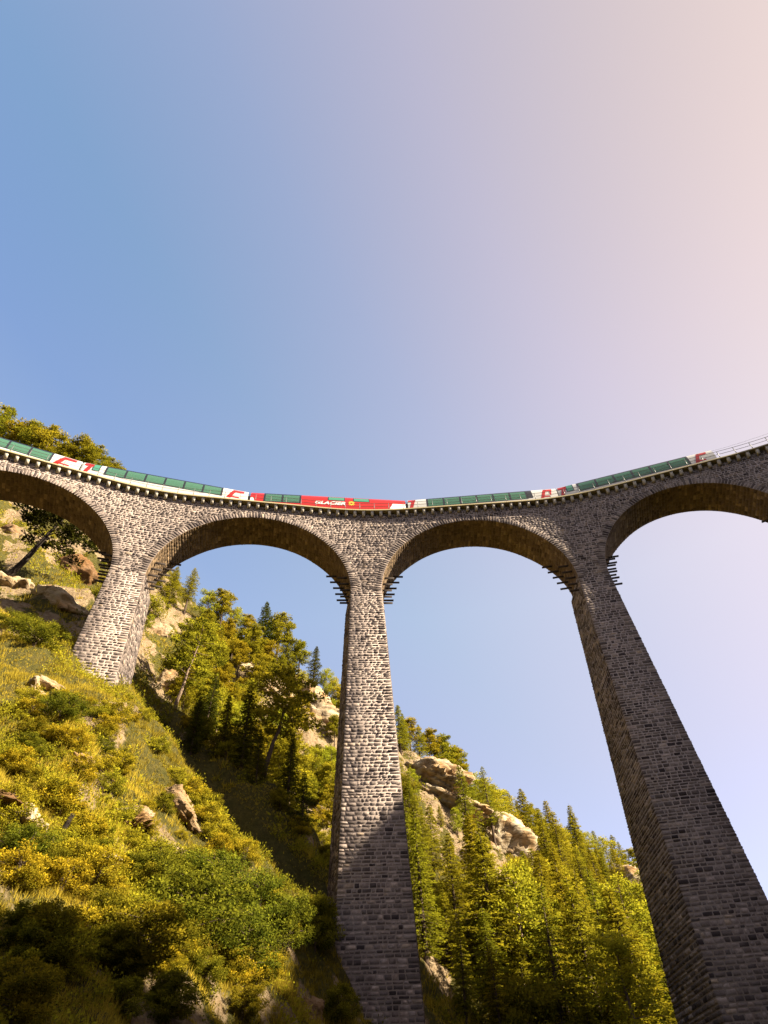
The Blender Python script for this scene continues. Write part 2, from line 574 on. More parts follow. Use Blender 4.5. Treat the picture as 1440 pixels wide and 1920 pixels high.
_sl = np.hypot(_gX, _gY)
_bare = np.clip((N2.fbm(XX * 0.13 + 3, YY * 0.13 + 7, 5) * 0.6 + 0.75 * N3.fbm(XX * 0.42, YY * 0.42, 3) + 0.34 * np.clip(_sl - 1.25, -1, 2) - 0.33) * 2.2, 0, 1)
for _px, _py, _Y, _rad in [(592, 1345, 84, 5), (505, 1305, 76, 5), (640, 1420, 82, 4), (560, 1400, 78, 3), (808, 1440, 97, 5), (850, 1495, 95, 6), (935, 1605, 92, 5), (905, 1550, 97, 5), (1180, 1665, 120, 6), (112, 1128, 47, 4.2), (60, 1110, 47, 4),
                         (298, 1195, 62, 1.8), (15, 1560, 18.5, 1.6), (235, 1540, 24, 1.5), (205, 1335, 29, 1.5), (160, 1450, 25, 1.3), (330, 1525, 28, 1.3), (75, 1300, 27, 1.3)]:
    _p = at(_px, _py, further(_Y))
    _bare = np.maximum(_bare, np.clip(1.5 * np.exp(-((XX - _p[0]) ** 2 + (YY - _p[1]) ** 2) / _rad ** 2) + 0.45 * N3.fbm(XX * 0.8, YY * 0.8, 3) - 0.35, 0, 1))
_bare = _bare * np.clip(np.hypot(XX, YY) / 12 - 0.6, 0, 1)

for _px, _py in [(345, 1440), (385, 1480), (425, 1515), (465, 1555), (510, 1600), (555, 1650), (595, 1690), (420, 1470), (480, 1530), (545, 1600)]:  # pale rock kept out of the gully so the shadow band stays dark
    _p = at(_px, _py, further(46.6))
    _bare = _bare * (1 - np.exp(-((XX - _p[0]) ** 2 + (YY - _p[1]) ** 2) / 9.0))


def _lookup(G, x, y):
    i = np.clip(np.searchsorted(GX, x) - 1, 0, len(GX) - 2)
    j = np.clip(np.searchsorted(GY, y) - 1, 0, len(GY) - 2)
    return G[j, i]


def ground_slope(x, y): return _lookup(_sl, x, y)
def bareness(x, y): return _lookup(_bare, x, y)


m, nt, out = new_mat('hillside_rock_and_turf')
geo = nd(nt, 'ShaderNodeNewGeometry')
n1 = nd(nt, 'ShaderNodeTexNoise', {'Vector': geo.outputs['Position'], 'Scale': 0.22, 'Detail': 7.0, 'Roughness': 0.62})
n2 = nd(nt, 'ShaderNodeTexNoise', {'Vector': geo.outputs['Position'], 'Scale': 2.4, 'Detail': 6.0, 'Roughness': 0.7})
n3 = nd(nt, 'ShaderNodeTexNoise', {'Vector': geo.outputs['Position'], 'Scale': 0.8, 'Detail': 5.0})
turf = ramp(nt, n2.outputs['Fac'], [(0.3, (0.0228, 0.0182, 0.0076)), (0.5, (0.0684, 0.0502, 0.0137)), (0.72, (0.152, 0.11, 0.0304))])
turf = mixc(nt, n3.outputs['Fac'], turf, (0.057, 0.057, 0.0106))
rockc = ramp(nt, n2.outputs['Fac'], [(0.25, (0.0684, 0.038, 0.0167)), (0.45, (0.182, 0.125, 0.0684)), (0.7, (0.289, 0.22, 0.137))])
at_ = nd(nt, 'ShaderNodeAttribute', attribute_name='tint')
k1 = nd(nt, 'ShaderNodeMath', {0: n2.outputs['Fac'], 1: 0.9, 2: -0.45}, operation='MULTIPLY_ADD')
k2 = nd(nt, 'ShaderNodeMath', {0: k1.outputs[0], 1: at_.outputs['Fac']}, operation='ADD')
fac = nd(nt, 'ShaderNodeMapRange', {'Value': k2.outputs[0], 'From Min': 0.30, 'From Max': 0.55})
c = mixc(nt, fac.outputs['Result'], turf, rockc)
b = nd(nt, 'ShaderNodeBsdfPrincipled', {'Base Color': c, 'Roughness': 0.95, 'Specular IOR Level': 0.1})
bp = nd(nt, 'ShaderNodeBump', {'Height': n2.outputs['Fac'], 'Strength': 1.0, 'Distance': 0.6})
nt.links.new(bp.outputs['Normal'], b.inputs['Normal'])
nt.links.new(b.outputs['BSDF'], out.inputs['Surface'])
M['hill'] = m

_ny, _nx = ZZ.shape
_id = np.arange(_nx * _ny).reshape(_ny, _nx)
_q = np.stack([_id[:-1, :-1], _id[:-1, 1:], _id[1:, 1:], _id[1:, :-1]], -1).reshape(-1, 4)
hill = link('hillside', make_mesh('hillside', np.stack([XX, YY, ZZ], -1).reshape(-1, 3), _q, M['hill'], _bare.ravel(), smooth=True))
tag(hill, 'steep gorge sides of pale rock and yellowing turf under the viaduct', kind='structure')

# ------------------------------------------------------------------ the viaduct
viaduct = tag(empty('viaduct', tuple(path(0, -2.2, 2.0))), 'tall curved stone railway viaduct on slender tapering piers across the gorge', 'viaduct')
VO = np.array(viaduct.location)


def vpart(name, verts, faces, mat, tint=None, parent=None, smooth=False, kind=None, base=None):
    """a part of the viaduct; verts in world space"""
    b = VO if base is None else base
    o = link(name, make_mesh(name, np.asarray(verts).reshape(-1, 3) - b, faces, mat, tint, smooth), parent or viaduct)
    if kind: o['kind'] = kind
    return o


def grid_strip(P):
    """P: (n, m, 3) -> verts, quads"""
    n, m_ = P.shape[:2]
    idx = np.arange(n * m_).reshape(n, m_)
    return P.reshape(-1, 3), np.stack([idx[:-1, :-1], idx[:-1, 1:], idx[1:, 1:], idx[1:, :-1]], -1).reshape(-1, 4)


_f = np.array([(j * 5 + i, j * 5 + i + 1, (j + 1) * 5 + i + 1, (j + 1) * 5 + i) for j in range(4) for i in range(4)])


def stones(rects, fmap, proud=0.05, sink=-0.025, inset=0.045, rough=0.035, rg=rng):
    """rock-faced blocks: rects (n,4) = u0,u1,v0,v1; fmap(u,v,d)->xyz. Returns verts (n,25,3), quads, tint (n,25)"""
    rects = np.asarray(rects, float)
    n = len(rects)
    u0, u1, v0, v1 = rects.T
    iu = np.minimum(inset, (u1 - u0) * 0.22)
    iv = np.minimum(inset, (v1 - v0) * 0.22)
    z = np.zeros(n)
    U = np.stack([u0, u0 + iu, (u0 + u1) / 2, u1 - iu, u1], 1)
    V = np.stack([v0, v0 + iv, (v0 + v1) / 2, v1 - iv, v1], 1)
    U = np.repeat(U[:, None, :], 5, 1)
    V = np.repeat(V[:, :, None], 5, 2)
    jit = np.zeros((5, 5))
    jit[1:4, 1:4] = 1
    edge = np.ones((5, 5))
    edge[1:4, 1:4] = 0
    D = proud * (0.25 + 0.75 * rg.random((n, 1, 1))) + (rg.random((n, 5, 5)) - 0.4) * rough * 2
    mid = np.zeros((5, 5))
    mid[2, 2] = 1
    mid[2, 1] = mid[2, 3] = mid[1, 2] = mid[3, 2] = 0.5
    D = D + mid * proud * 0.25 * rg.random((n, 1, 1))
    D = np.where(edge > 0, sink, D)
    U = U + jit * (rg.random((n, 5, 5)) - 0.5) * (u1 - u0)[:, None, None] * 0.14
    V = V + jit * (rg.random((n, 5, 5)) - 0.5) * (v1 - v0)[:, None, None] * 0.14
    P = fmap(U, V, D)
    t = np.clip(rg.normal(0.40, 0.22, n), 0, 1)
    t = np.where(rg.random(n) < 0.03, 0.97, t)
    return P.reshape(n, 25, 3), (_f[None] + (np.arange(n) * 25)[:, None, None]).reshape(-1, 4), np.repeat(t[:, None], 25, 1)


def courses(v0, v1, hmin, hmax, rg=rng):
    out_, v = [], v0
    while v < v1 - 0.12:
        h = hmin + (hmax - hmin) * rg.random()
        if v1 - (v + h) < hmin * 0.7: h = v1 - v
        out_.append((v, min(v1, v + h)))
        v += h
    return out_


def row(u0, u1, lmin, lmax, rg=rng):
    cuts, u = [u0], u0
    while u1 - u > lmax * 1.3:
        u += lmin + (lmax - lmin) * rg.random()
        if u1 - u < lmin * 0.6: break
        cuts.append(u)
    cuts.append(u1)
    return list(zip(cuts[:-1], cuts[1:]))


masonry = MB()
PIER_BASE = {-3: 46, -2: 24, -1: 22.0, 0: 0.0, 1: -1.0, 2: -1, 3: 18}
FACE_ST = []       # single large stones: (screen size, pier, verts, tint)
G = 0.028          # half a joint


def screen_h(p):
    d = np.asarray(p) - np.array([0, 0, CAMZ])
    return d @ _fw, d @ _r, d @ _u


for k in (-3, -2, -1, 0, 1, 2, 3):
    O, T, Nn = frame_at(SK[k])
    zb = PIER_BASE[k]
    hw = lambda z: HALF[k] + BAT_S * (ZS - z)
    df = lambda z: BAT_F * (ZS - z)
    db = lambda z: -WID - BAT_F * (ZS - z)

    def world_(u, d, z):
        u, d, z = np.broadcast_arrays(u, d, z)
        P = O + u[..., None] * T + d[..., None] * Nn
        P[..., 2] = z
        return P

    # the piers are wedges in plan: each side runs square to the arch it carries
    tanw = {}
    for sg in (-1, 1):
        nb = frame_at((SK[k] + SK[max(-3, min(3, k + sg))]) / 2)[2] if -3 <= k + sg <= 3 else Nn
        tanw[sg] = math.tan(abs(math.acos(min(1.0, float(nb @ Nn)))))
    wl_ = lambda v, z: hw(z) + (df(z) - v) * tanw[-1]
    wr_ = lambda v, z: hw(z) + (df(z) - v) * tanw[1]
    core = []
    e = 0.016
    for z in (zb, ZS + 0.4):
        core += [world_(-hw(z) + e, df(z) - e, z), world_(hw(z) - e, df(z) - e, z), world_(wr_(db(z), z) - e, db(z) + e, z), world_(-wl_(db(z), z) + e, db(z) + e, z)]
    core = np.array(core)
    pb = world_(np.array(0.0), np.array(-2.2), np.array(zb))
    fs = np.array([(0, 3, 2, 1), (4, 5, 6, 7), (0, 1, 5, 4), (1, 2, 6, 5), (2, 3, 7, 6), (3, 0, 4, 7)])
    pier = link('pier', make_mesh('pier', core - pb, fs, M['mortar'] if abs(k) < 2 else M['stone'], np.full(8, 0.4)), viaduct, Vector(pb) - viaduct.location)
    if abs(k) >= 3: continue
    if abs(k) == 2:
        rg = np.random.default_rng(50 + k)
    rg = np.random.default_rng(70 + k)
    zlow = {-2: 30, -1: 24, 0: 1, 1: 0.5, 2: 0.5}[k]
    cs = courses(zlow, ZS + 0.25, 0.19, 0.37, rg)
    F, L, Rr, Bk = [], [], [], []
    for (a, b) in cs:
        zm = (a + b) / 2
        w_, dep = hw(zm), df(zm) - db(zm)
        for (p, q_) in row(-w_ - 0.03, w_ + 0.03, 0.26, 0.72, rg):
            F.append((p + G, q_ - G, a + G, b - G))
        for (p, q_) in row(0, dep, 0.45, 1.0, rg):
            L.append((p + G, q_ - G, a + G, b - G))
        for (p, q_) in row(0, dep, 0.45, 1.0, rg):
            Rr.append((p + G, q_ - G, a + G, b - G))
    fF = lambda u, v, d: world_(u, df(v) + d, v)
    fL = lambda u, v, d: world_(-wl_(df(v) - u, v) - d, df(v) - u, v)
    fR = lambda u, v, d: world_(wr_(df(v) - u, v) + d, df(v) - u, v)
    for nm, rc, fm in (('F', F, fF), ('L', L, fL), ('R', Rr, fR)):
        V, Q, t = stones(rc, fm, 0.03, rough=0.034, rg=rg)
        if nm == 'R':                       # keep the winding outward
            Q = Q[:, ::-1]
        if nm == 'L':
            Q = Q[:, ::-1] if False else Q
        big = np.zeros(len(rc), bool)
        if nm == 'F' and k in (0, 1):
            cen = V.mean(1)
            ext = np.linalg.norm(V[:, 24] - V[:, 0], axis=1)
            dep_ = (cen - np.array([0, 0, CAMZ])) @ _fw
            rel = cen - np.array([0, 0, CAMZ])
            sx = 720 + PPX + FPX * (rel @ _r) / dep_
            sy = 960 + PPY - FPX * (rel @ _u) / dep_
            vis = (sx > 0) & (sx < 1430) & (sy > 900) & (sy < 1915)
            px = FPX * ext / dep_ * vis
            for i in range(len(rc)): FACE_ST.append((px[i], k, pier, pb, V[i], t[i], nm, i))
            continue
        masonry.add(V.reshape(-1, 3), Q, t.ravel())

FACE_ST.sort(key=lambda s: -s[0])
for r_, (px, k, pier, pb, V, t, nm, i) in enumerate(FACE_ST):
    if r_ < 300:
        link('stone', make_mesh('stone', V - pb, _f, M['stone'], t), pier)
    else:
        masonry.add(V, _f, t)

# spandrel walls, arch rings and vaults, bay by bay
ZT = H - 0.02
s_all0, s_all1 = SK[-3] - 1.5, SK[3] + 1.5
WALL = courses(ZS + 0.2, ZT - 0.02, 0.20, 0.38)
BOND = {k: rng.uniform(-0.45, 0.45, len(WALL)) for k in range(-3, 4)}
for bay in range(-3, 3):
    sa, sb = SK[bay] + HALF[bay], SK[bay + 1] - HALF[bay + 1]
    sc, ra = (sa + sb) / 2, (sb - sa) / 2
    lo = SK[bay] - (1.5 if bay == -3 else 0)
    hi = SK[bay + 1] + (1.5 if bay == 2 else 0)
    th = np.linspace(np.pi, 0, 61)
    ss = np.concatenate([np.linspace(lo, sa, 5)[:-1], sc + ra * np.cos(th), np.linspace(sb, hi, 5)[1:]])
    zl = np.concatenate([np.full(4, ZS), ZS + RISE * np.sin(th), np.full(4, ZS)])
    e = 0.018
    prof = [(-e, zl), (-e, np.full_like(zl, ZT)), (-WID + e, np.full_like(zl, ZT)), (-WID + e, zl), (-e, zl)]
    bayo = path(sc, -2.2, ZC)
    P = np.stack([path(ss, d, z + (e if i in (0, 3, 4) else 0)) for i, (d, z) in enumerate(prof)], 0)
    v, q_ = grid_strip(P)
    arch = link('arch', make_mesh('arch', v - bayo, q_[:, ::-1], M['mortar'] if -2 <= bay <= 1 else M['stone'], np.full(len(v), 0.4)), viaduct, Vector(bayo) - viaduct.location)
    if not -2 <= bay <= 1: continue
    rg = np.random.default_rng(90 + bay)
    ring = MB()
    nv = int(np.pi * ra / 0.31)
    cut = np.linspace(0, np.pi, nv + 1)
    rect = np.array([(cut[i] + 0.0022, cut[i + 1] - 0.0022, 0.02, 0.66 + 0.26 * rg.random()) for i in range(nv)])
    fm = lambda u, v_, d: path(sc - (ra + v_) * np.cos(u), d + 0.002, ZS + (RISE + v_) * np.sin(u))
    V, Q, t = stones(rect * [1, 1, 1, 1], lambda u, v_, d: fm(u, v_, d), 0.045, inset=0.05, rough=0.03, rg=rg)
    # joints of the ring are measured as angles, so the chamfer is too
    ring.add(V.reshape(-1, 3) - bayo, Q, t.ravel())
    o = ring.build('arch_ring', M['stone'], arch)
    o['kind'] = 'stuff'
    # wall stones above the ring
    rc = []
    for ci, (a, b) in enumerate(WALL):
        lo_, hi_ = lo + BOND[bay][ci], hi + BOND[bay + 1][ci]
        zm = (a + b) / 2
        hz = (zm - ZS) / (RISE + 0.58)
        segs = []
        if hz < 1:
            dx = (ra + 0.58) * math.sqrt(1 - hz * hz)
            segs = [(lo_, sc - dx), (sc + dx, hi_)]
        else:
            segs = [(lo_, hi_)]
        for (p0, p1) in segs:
            if p1 - p0 < 0.15: continue
            for (p, q2) in row(p0, p1, 0.24, 0.66, rg):
                j = rg.normal(0, 0.015, 2)
                rc.append((p + G, q2 - G, a + G + j[0], b - G + j[1]))
    V, Q, t = stones(rc, lambda u, v_, d: path(u, d, v_), 0.04, rough=0.034, rg=rg)
    masonry.add(V.reshape(-1, 3), Q, t.ravel())
    # vault stones
    vb = MB()
    rc = []
    cuts = courses(0, np.pi, 0.026, 0.040, rg)
    for (a, b) in cuts:
        for (p, q2) in row(0.03, WID - 0.03, 0.4, 0.9, rg):
            rc.append((p + 0.015, q2 - 0.015, a + 0.0014, b - 0.0014))
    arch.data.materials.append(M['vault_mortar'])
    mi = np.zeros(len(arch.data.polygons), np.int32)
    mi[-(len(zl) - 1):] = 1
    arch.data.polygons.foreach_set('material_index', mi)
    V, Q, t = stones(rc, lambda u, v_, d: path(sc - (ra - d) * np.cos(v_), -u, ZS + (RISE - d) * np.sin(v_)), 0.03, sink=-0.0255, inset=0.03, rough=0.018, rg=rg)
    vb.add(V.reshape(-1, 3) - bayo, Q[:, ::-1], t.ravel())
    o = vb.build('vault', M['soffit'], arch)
    o['kind'] = 'stuff'

o = link('masonry', masonry.mesh('masonry', M['stone'], offset=VO), viaduct)
o['kind'] = 'stuff'

# deck slab with its overhanging edge
OV = 0.64
TH = 0.20
s_d = np.arange(s_all0, s_all1, 0.5)
sec = [(OV, H), (OV, H + TH - 0.03), (OV - 0.03, H + TH), (-WID - OV + 0.03, H + TH), (-WID - OV, H + TH - 0.03), (-WID - OV, H), (OV, H)]
P = np.stack([path(s_d, d, z) for d, z in sec], 0)
v, q_ = grid_strip(P)
vpart('deck_slab', v, q_[:, ::-1], M['concrete'])
sec = [(-0.75, H + TH + 0.003), (-1.0, H + TH + 0.04), (-WID + 1.0, H + TH + 0.04), (-WID + 0.75, H + TH + 0.003)]
P = np.stack([path(s_d, d, z) for d, z in sec], 0)
v, q_ = grid_strip(P)
vpart('ballast_bed', v, q_[:, ::-1], M['ballast'])
ZR = H + TH + 0.06
for dd in (-WID / 2 - 0.5, -WID / 2 + 0.5):
    sec = [(dd - 0.035, ZR - 0.145), (dd - 0.035, ZR), (dd + 0.035, ZR), (dd + 0.035, ZR - 0.145), (dd - 0.035, ZR - 0.145)]
    P = np.stack([path(s_d, d, z) for d, z in sec], 0)
    v, q_ = grid_strip(P)
    vpart('track_rail', v, q_, M['rail_steel'])

# corbels under the slab edge
cb = MB()
cb.hexa([(-0.17, 0.0, -0.62), (0.17, 0.0, -0.62), (0.17, 0.36, -0.52), (-0.17, 0.36, -0.52), (-0.17, 0.0, 0), (0.17, 0.0, 0), (0.17, 0.54, 0), (-0.17, 0.54, 0)])
cb_me = cb.mesh('corbel', M['corbel'])
s = SK[-2] - 2.0
while s < SK[2] + 2.0:
    O, T, Nn = frame_at(s)
    o = link('corbel', cb_me, viaduct)
    o.matrix_local = Matrix(((T[0], Nn[0], 0, O[0] - VO[0]), (T[1], Nn[1], 0, O[1] - VO[1]), (0, 0, 1, H - 0.004 - VO[2]), (0, 0, 0, 1)))
    s += 1.03

# old iron beams left in the piers around the springing
bm_ = MB()
for w0, w1 in ((-0.10, -0.03), (0.03, 0.10)):
    bm_.box((-0.5, w0, -0.06), (1.0, w1, -0.04))
    bm_.box((-0.5, w0, 0.04), (1.0, w1, 0.06))
    bm_.box((-0.5, (w0 + w1) / 2 - 0.02, -0.04), (1.0, (w0 + w1) / 2 + 0.02, 0.04))
beam_me = bm_.mesh('iron_beam', M['iron'])
for k in (-2, -1, 0, 1, 2):
    O, T, Nn = frame_at(SK[k])
    for sg in (-1, 1):
        bay = k - 1 if sg < 0 else k
        sa, sb = SK[bay] + HALF[bay], SK[bay + 1] - HALF[bay + 1]
        ra = (sb - sa) / 2
        for grp in (0, 1):
            for i in range(5):
                z = ZS - 0.9 + 0.86 * i if grp == 0 else ZS + 1.4 + 0.86 * i
                dd = -0.95 if grp == 0 else -3.35
                x_in = HALF[k] - dd * 0.12 + (ra * (1 - math.sqrt(max(0, 1 - ((z - ZS) / RISE) ** 2))) if z > ZS else BAT_S * (ZS - z))
                o = link('iron_beam', beam_me, viaduct)
                p = O + T * (sg * x_in) + Nn * dd
                X = T * sg
                Y = np.cross([0, 0, 1], X)
                o.matrix_local = Matrix(((X[0], Y[0], 0, p[0] - VO[0]), (X[1], Y[1], 0, p[1] - VO[1]), (0, 0, 1, z - VO[2]), (0, 0, 0, 1)))

# railing along both edges
for side, dd in ((0, OV - 0.10), (1, -WID - OV + 0.10)):
    P = [path(s_d, dd, H + TH + zz) for zz in (1.08, 0.58)]
    rl = MB()
    for c_ in P: rl.tube(c_[::2], 0.026 if side == 0 else 0.026, 5)
    ro = link('railing', rl.mesh('railing', M['railing'], offset=VO), viaduct)
    if side == 0:
        ps = MB()
        ps.box((-0.03, -0.03, -0.02), (0.03, 0.03, 1.1))
        ps.box((-0.07, -0.07, -0.002), (0.07, 0.07, 0.03))
        post_me = ps.mesh('railing_post', M['railing'])
    s = SK[-2] - 1
    while s < SK[2] + 3:
        O, T, Nn = frame_at(s)
        p = O + Nn * dd
        o = link('railing_post', post_me, ro)
        o.matrix_local = Matrix(((T[0], Nn[0], 0, p[0] - VO[0]), (T[1], Nn[1], 0, p[1] - VO[1]), (0, 0, 1, H + TH - VO[2]), (0, 0, 0, 1)))
        s += 1.75

# ------------------------------------------------------------------ the train: five coaches on the curve
DTR = -WID / 2
PROF = [(1.24, 0.30), (1.32, 0.55), (1.33, 1.72), (1.31, 2.35), (1.24, 2.85), (1.06, 3.28), (0.80, 3.52), (0.50, 3.64), (0.0, 3.70)]
_py = np.array([p[0] for p in PROF])
_pz = np.array([p[1] for p in PROF])
_pl = np.concatenate([[0], np.cumsum(np.hypot(np.diff(_py), np.diff(_pz)))])


def side_pt(x, w, off=0.0, sg=-1):
    """a place on the coach's skin: x along, w the height (followed over the curve of the roof), off outwards; sg=-1 faces the viewer"""
    w = np.asarray(w, float)
    y, z = np.interp(w, _pz, _py), w
    dz = 0.03
    y1, y0 = np.interp(w + dz, _pz, _py), np.interp(w - dz, _pz, _py)
    ny, nz = 2 * dz, -(y1 - y0)
    L = np.hypot(ny, nz)
    return np.stack(np.broadcast_arrays(np.asarray(x, float), sg * (y + off * ny / L), z + off * nz / L), -1)


def skin(mb, x0, x1, w0, w1, off=0.0, sides=(-1, 1), shear=0.0, tint=0.4):
    ws = np.unique(np.concatenate([[w0, w1], _pz[(_pz > w0 + 1e-4) & (_pz < w1 - 1e-4)]]))
    for sg in sides:
        P = np.stack([side_pt(np.array([x0 + shear * (w - w0), x1 + shear * (w - w0)]), w, off, sg) for w in ws], 0)
        v, q = grid_strip(P)
        mb.add(v, q if sg < 0 else q[:, ::-1], tint)


def endcap(mb, x, flip):
    pts = [(x, -y, z) for y, z in PROF] + [(x, y, z) for y, z in PROF[-2::-1]]
    f = tuple(range(len(pts)))
    mb.add(pts, [f[::-1] if flip else f])


def patch(mb, poly, off):
    """a flat mark on the side facing the viewer, poly in (x, height)"""
    from mathutils.geometry import tessellate_polygon
    # cut the polygon into level strips so that it follows the bent side
    ws = sorted(set([p[1] for p in poly] + [z for z in _pz if min(p[1] for p in poly) < z < max(p[1] for p in poly)]))
    for a, b in zip(ws[:-1], ws[1:]):
        if b - a < 1e-4: continue
        def cross(w):
            xs = []
            for (xa, wa), (xb, wb) in zip(poly, poly[1:] + poly[:1]):
                if (wa <= w < wb) or (wb <= w < wa): xs.append(xa + (w - wa) / (wb - wa) * (xb - xa))
            return sorted(xs)
        e = 1e-5
        lo, hi = cross(a + e), cross(b - e)
        for i in range(0, min(len(lo), len(hi)) - 1, 2):
            mb.add(np.concatenate([side_pt(np.array([lo[i], lo[i + 1]]), a, off), side_pt(np.array([hi[i + 1], hi[i]]), b, off)]), [(0, 1, 2, 3)])


def s_at_px(px):
    """distance along the line of the coach side that is seen at a given photo x"""
    s = np.linspace(SK[-2] - 6, SK[2] + 4, 6000)
    rel = path(s, DTR + 1.3, ZR + 2.4) - np.array([0, 0, CAMZ])
    x = 720 + PPX + FPX * (rel @ _r) / (rel @ _fw)
    return float(np.interp(px, x, s))


GROUP = 'coaches of the panoramic train'


def coach(name, label, px0, px1, base, win_spans, opaque_roof, extra):
    s0, s1 = s_at_px(px0), s_at_px(px1)
    a, b = path(s0, DTR, ZR), path(s1, DTR, ZR)
    L = float(np.linalg.norm(b - a))
    X = (b - a) / L
    Y = np.cross([0, 0, 1], X)
    o = empty(name)
    mid = (a + b) / 2
    o.matrix_world = Matrix(((X[0], Y[0], 0, mid[0]), (X[1], Y[1], 0, mid[1]), (0, 0, 1, mid[2]), (0, 0, 0, 1)))
    tag(o, label, 'train coach', GROUP)
    paint = M['white_paint'] if base == 'white' else M['red_paint']

    def fx(px): return (s_at_px(px) - s0) / (s1 - s0) * L - L / 2
    mb = MB()
    x0, x1 = -L / 2, L / 2
    W0, W1 = 1.60, 3.22
    skin(mb, x0, x1, 0.30, W0 if win_spans else 3.70)
    if win_spans:
        xs = [x0] + [v for p in win_spans for v in (fx(p[0]), fx(p[1]))] + [x1]
        for i in range(0, len(xs), 2):
            skin(mb, xs[i], xs[i + 1], W0, 3.70)
        for p in win_spans: skin(mb, fx(p[0]), fx(p[1]), W1, 3.70)
    endcap(mb, x0, True)
    endcap(mb, x1, False)
    for sg in (-1, 1):                      # bulkheads beside the glazed saloon
        for p in win_spans:
            for q in p[:2]:
                xq = fx(q)
                mb.box((xq - 0.02, -1.2, 0.9), (xq + 0.02, 1.2, 2.8)) if sg < 0 else None
    mb.box((x0 + 0.05, -1.22, 0.85), (x1 - 0.05, 1.22, 0.95))
    body = mb.build('body', paint, o)
    # glazing: dark frame bars between the panes, each pane its own piece, on both sides
    for p in win_spans:
        n = p[2]
        e = np.linspace(fx(p[0]), fx(p[1]), n + 1)
        fb = MB()
        bw = 0.105
        for sg in (-1, 1):
            for xv in e: skin(fb, xv - bw, xv + bw, W0, W1, 0.012, (sg,))
            skin(fb, e[0] - bw, e[-1] + bw, W0 - 0.07, W0 + 0.04, 0.013, (sg,))
            skin(fb, e[0] - bw, e[-1] + bw, W1 - 0.16, W1 + 0.12, 0.013, (sg,))
        fr_ = fb.build('window_frame', M['dark_frame'], o)
        for i in range(n):
            for sg in (-1, 1):
                gb = MB()
                skin(gb, e[i] + bw - 0.01, e[i + 1] - bw + 0.01, W0 + 0.03, W1 - 0.1, 0.004, (sg,))
                gb.build('window_pane', M['glass'], fr_)
        # seats inside
        x = e[0] + 0.7
        st = MB()
        while x < e[-1] - 0.5:
            for y in (-0.95, 0.35):
                st.box((x - 0.08, y, 0.95), (x + 0.08, y + 0.62, 2.12))
                st.box((x + 0.08, y, 0.95), (x + 0.5, y + 0.62, 1.35))
            x += 1.55
        st.build('seats', M['seat'], o)
    # running gear
    for bx in (-L / 2 + 2.6, L / 2 - 2.6):
        g = MB()
        g.box((bx - 1.3, -0.85, 0.28), (bx + 1.3, 0.85, 0.52))
        for wx in (bx - 0.8, bx + 0.8):
            for y in (-0.5, 0.5):
                g.tube([(wx, y - 0.06, 0.34), (wx, y + 0.06, 0.34)], 0.34, 14)
        g.build('bogie', M['under_grey'], o)
    mb = MB()
    mb.box((x1, -0.75, 0.75), (x1 + 0.28, 0.75, 3.1))
    mb.box((x0 - 0.28, -0.75, 0.75), (x0, 0.75, 3.1))
    mb.build('gangway_bellows', M['under_grey'], o)
    # small square windows and marks
    for it in extra:
        kind = it[0]
        if kind == 'small':
            xa, xb, wa, wb = fx(it[1]), fx(it[2]), it[3], it[4]
            g = MB()
            skin(g, xa, xb, wa, wb, 0.012, (-1,))
            f_ = g.build('window_frame', M['dark_frame'], o)
            g = MB()
            skin(g, xa + 0.1, xb - 0.1, wa + 0.07, wb - 0.07, 0.022, (-1,))
            g.build('window_pane', M['green_pane'], f_)
        elif kind == 'dark':
            g = MB()
            skin(g, fx(it[1]), fx(it[2]), it[3], it[4], 0.012, (-1,))
            g.build('dark_panel', M['dark_frame'], o)
        elif kind == 'poly':
            g = MB()
            for poly in it[3]:
                patch(g, [(fx(x_), w_) for x_, w_ in poly], 0.016 if len(it) < 5 else it[4])
            g.build(it[2], M[it[1]], o)
        elif kind == 'text':
            cu = bpy.data.curves.new('lettering', 'FONT')
            cu.body = it[1]
            cu.size = 0.74
            cu.shear = 0.28
            cu.offset = 0.028
            cu.space_character = 1.02
            cu.align_x = 'LEFT'
            cu.align_y = 'BOTTOM_BASELINE'
            cu.extrude = 0.004
            cu.materials.append(M['white_letter'])
            tmp = bpy.data.objects.new('lettering', cu)
            me = bpy.data.meshes.new_from_object(tmp)
            bpy.data.objects.remove(tmp)
            v_ = np.empty(len(me.vertices) * 3, np.float32)
            me.vertices.foreach_get('co', v_)
            v_ = v_.reshape(-1, 3)
            k_ = (fx(it[3]) - fx(it[2])) / np.ptp(v_[:, 0])
            v_[:, 0] = (v_[:, 0] - v_[:, 0].min()) * k_
            me.vertices.foreach_set('co', v_.ravel())
            me.materials.clear()
            me.materials.append(M['white_letter'])
            t_ = link('lettering', me, o, (fx(it[2]), -1.352, it[4]))
            t_.rotation_euler = (math.pi / 2, 0, 0)
    return o


m, nt, out = new_mat('green_tinted_small_pane')
b = nd(nt, 'ShaderNodeBsdfPrincipled', {'Base Color': (0.04, 0.16, 0.10, 1), 'Roughness': 0.06, 'Specular IOR Level': 0.8})
nt.links.new(b.outputs['BSDF'], out.inputs['Surface'])
M['green_pane'] = m


def mark_E(xa, xb, closed=False):
    """slanted bracket mark at the end of a coach: top arm, slanted stem, bottom arm"""
    w = xb - xa
    t = [(xa + 0.36 * w, 3.16), (xb, 3.16), (xb - 0.05 * w, 2.66), (xa + 0.40 * w, 2.66)]
    st = [(xa + 0.36 * w, 3.16), (xa + 0.58 * w, 3.16), (xa + 0.26 * w, 1.5), (xa, 1.5)]
    bt = [(xa + 0.10 * w, 1.86), (xa + 0.72 * w, 1.86), (xa + 0.74 * w, 1.62), (xa + 0.06 * w, 1.62)]
    return [t, st, bt]


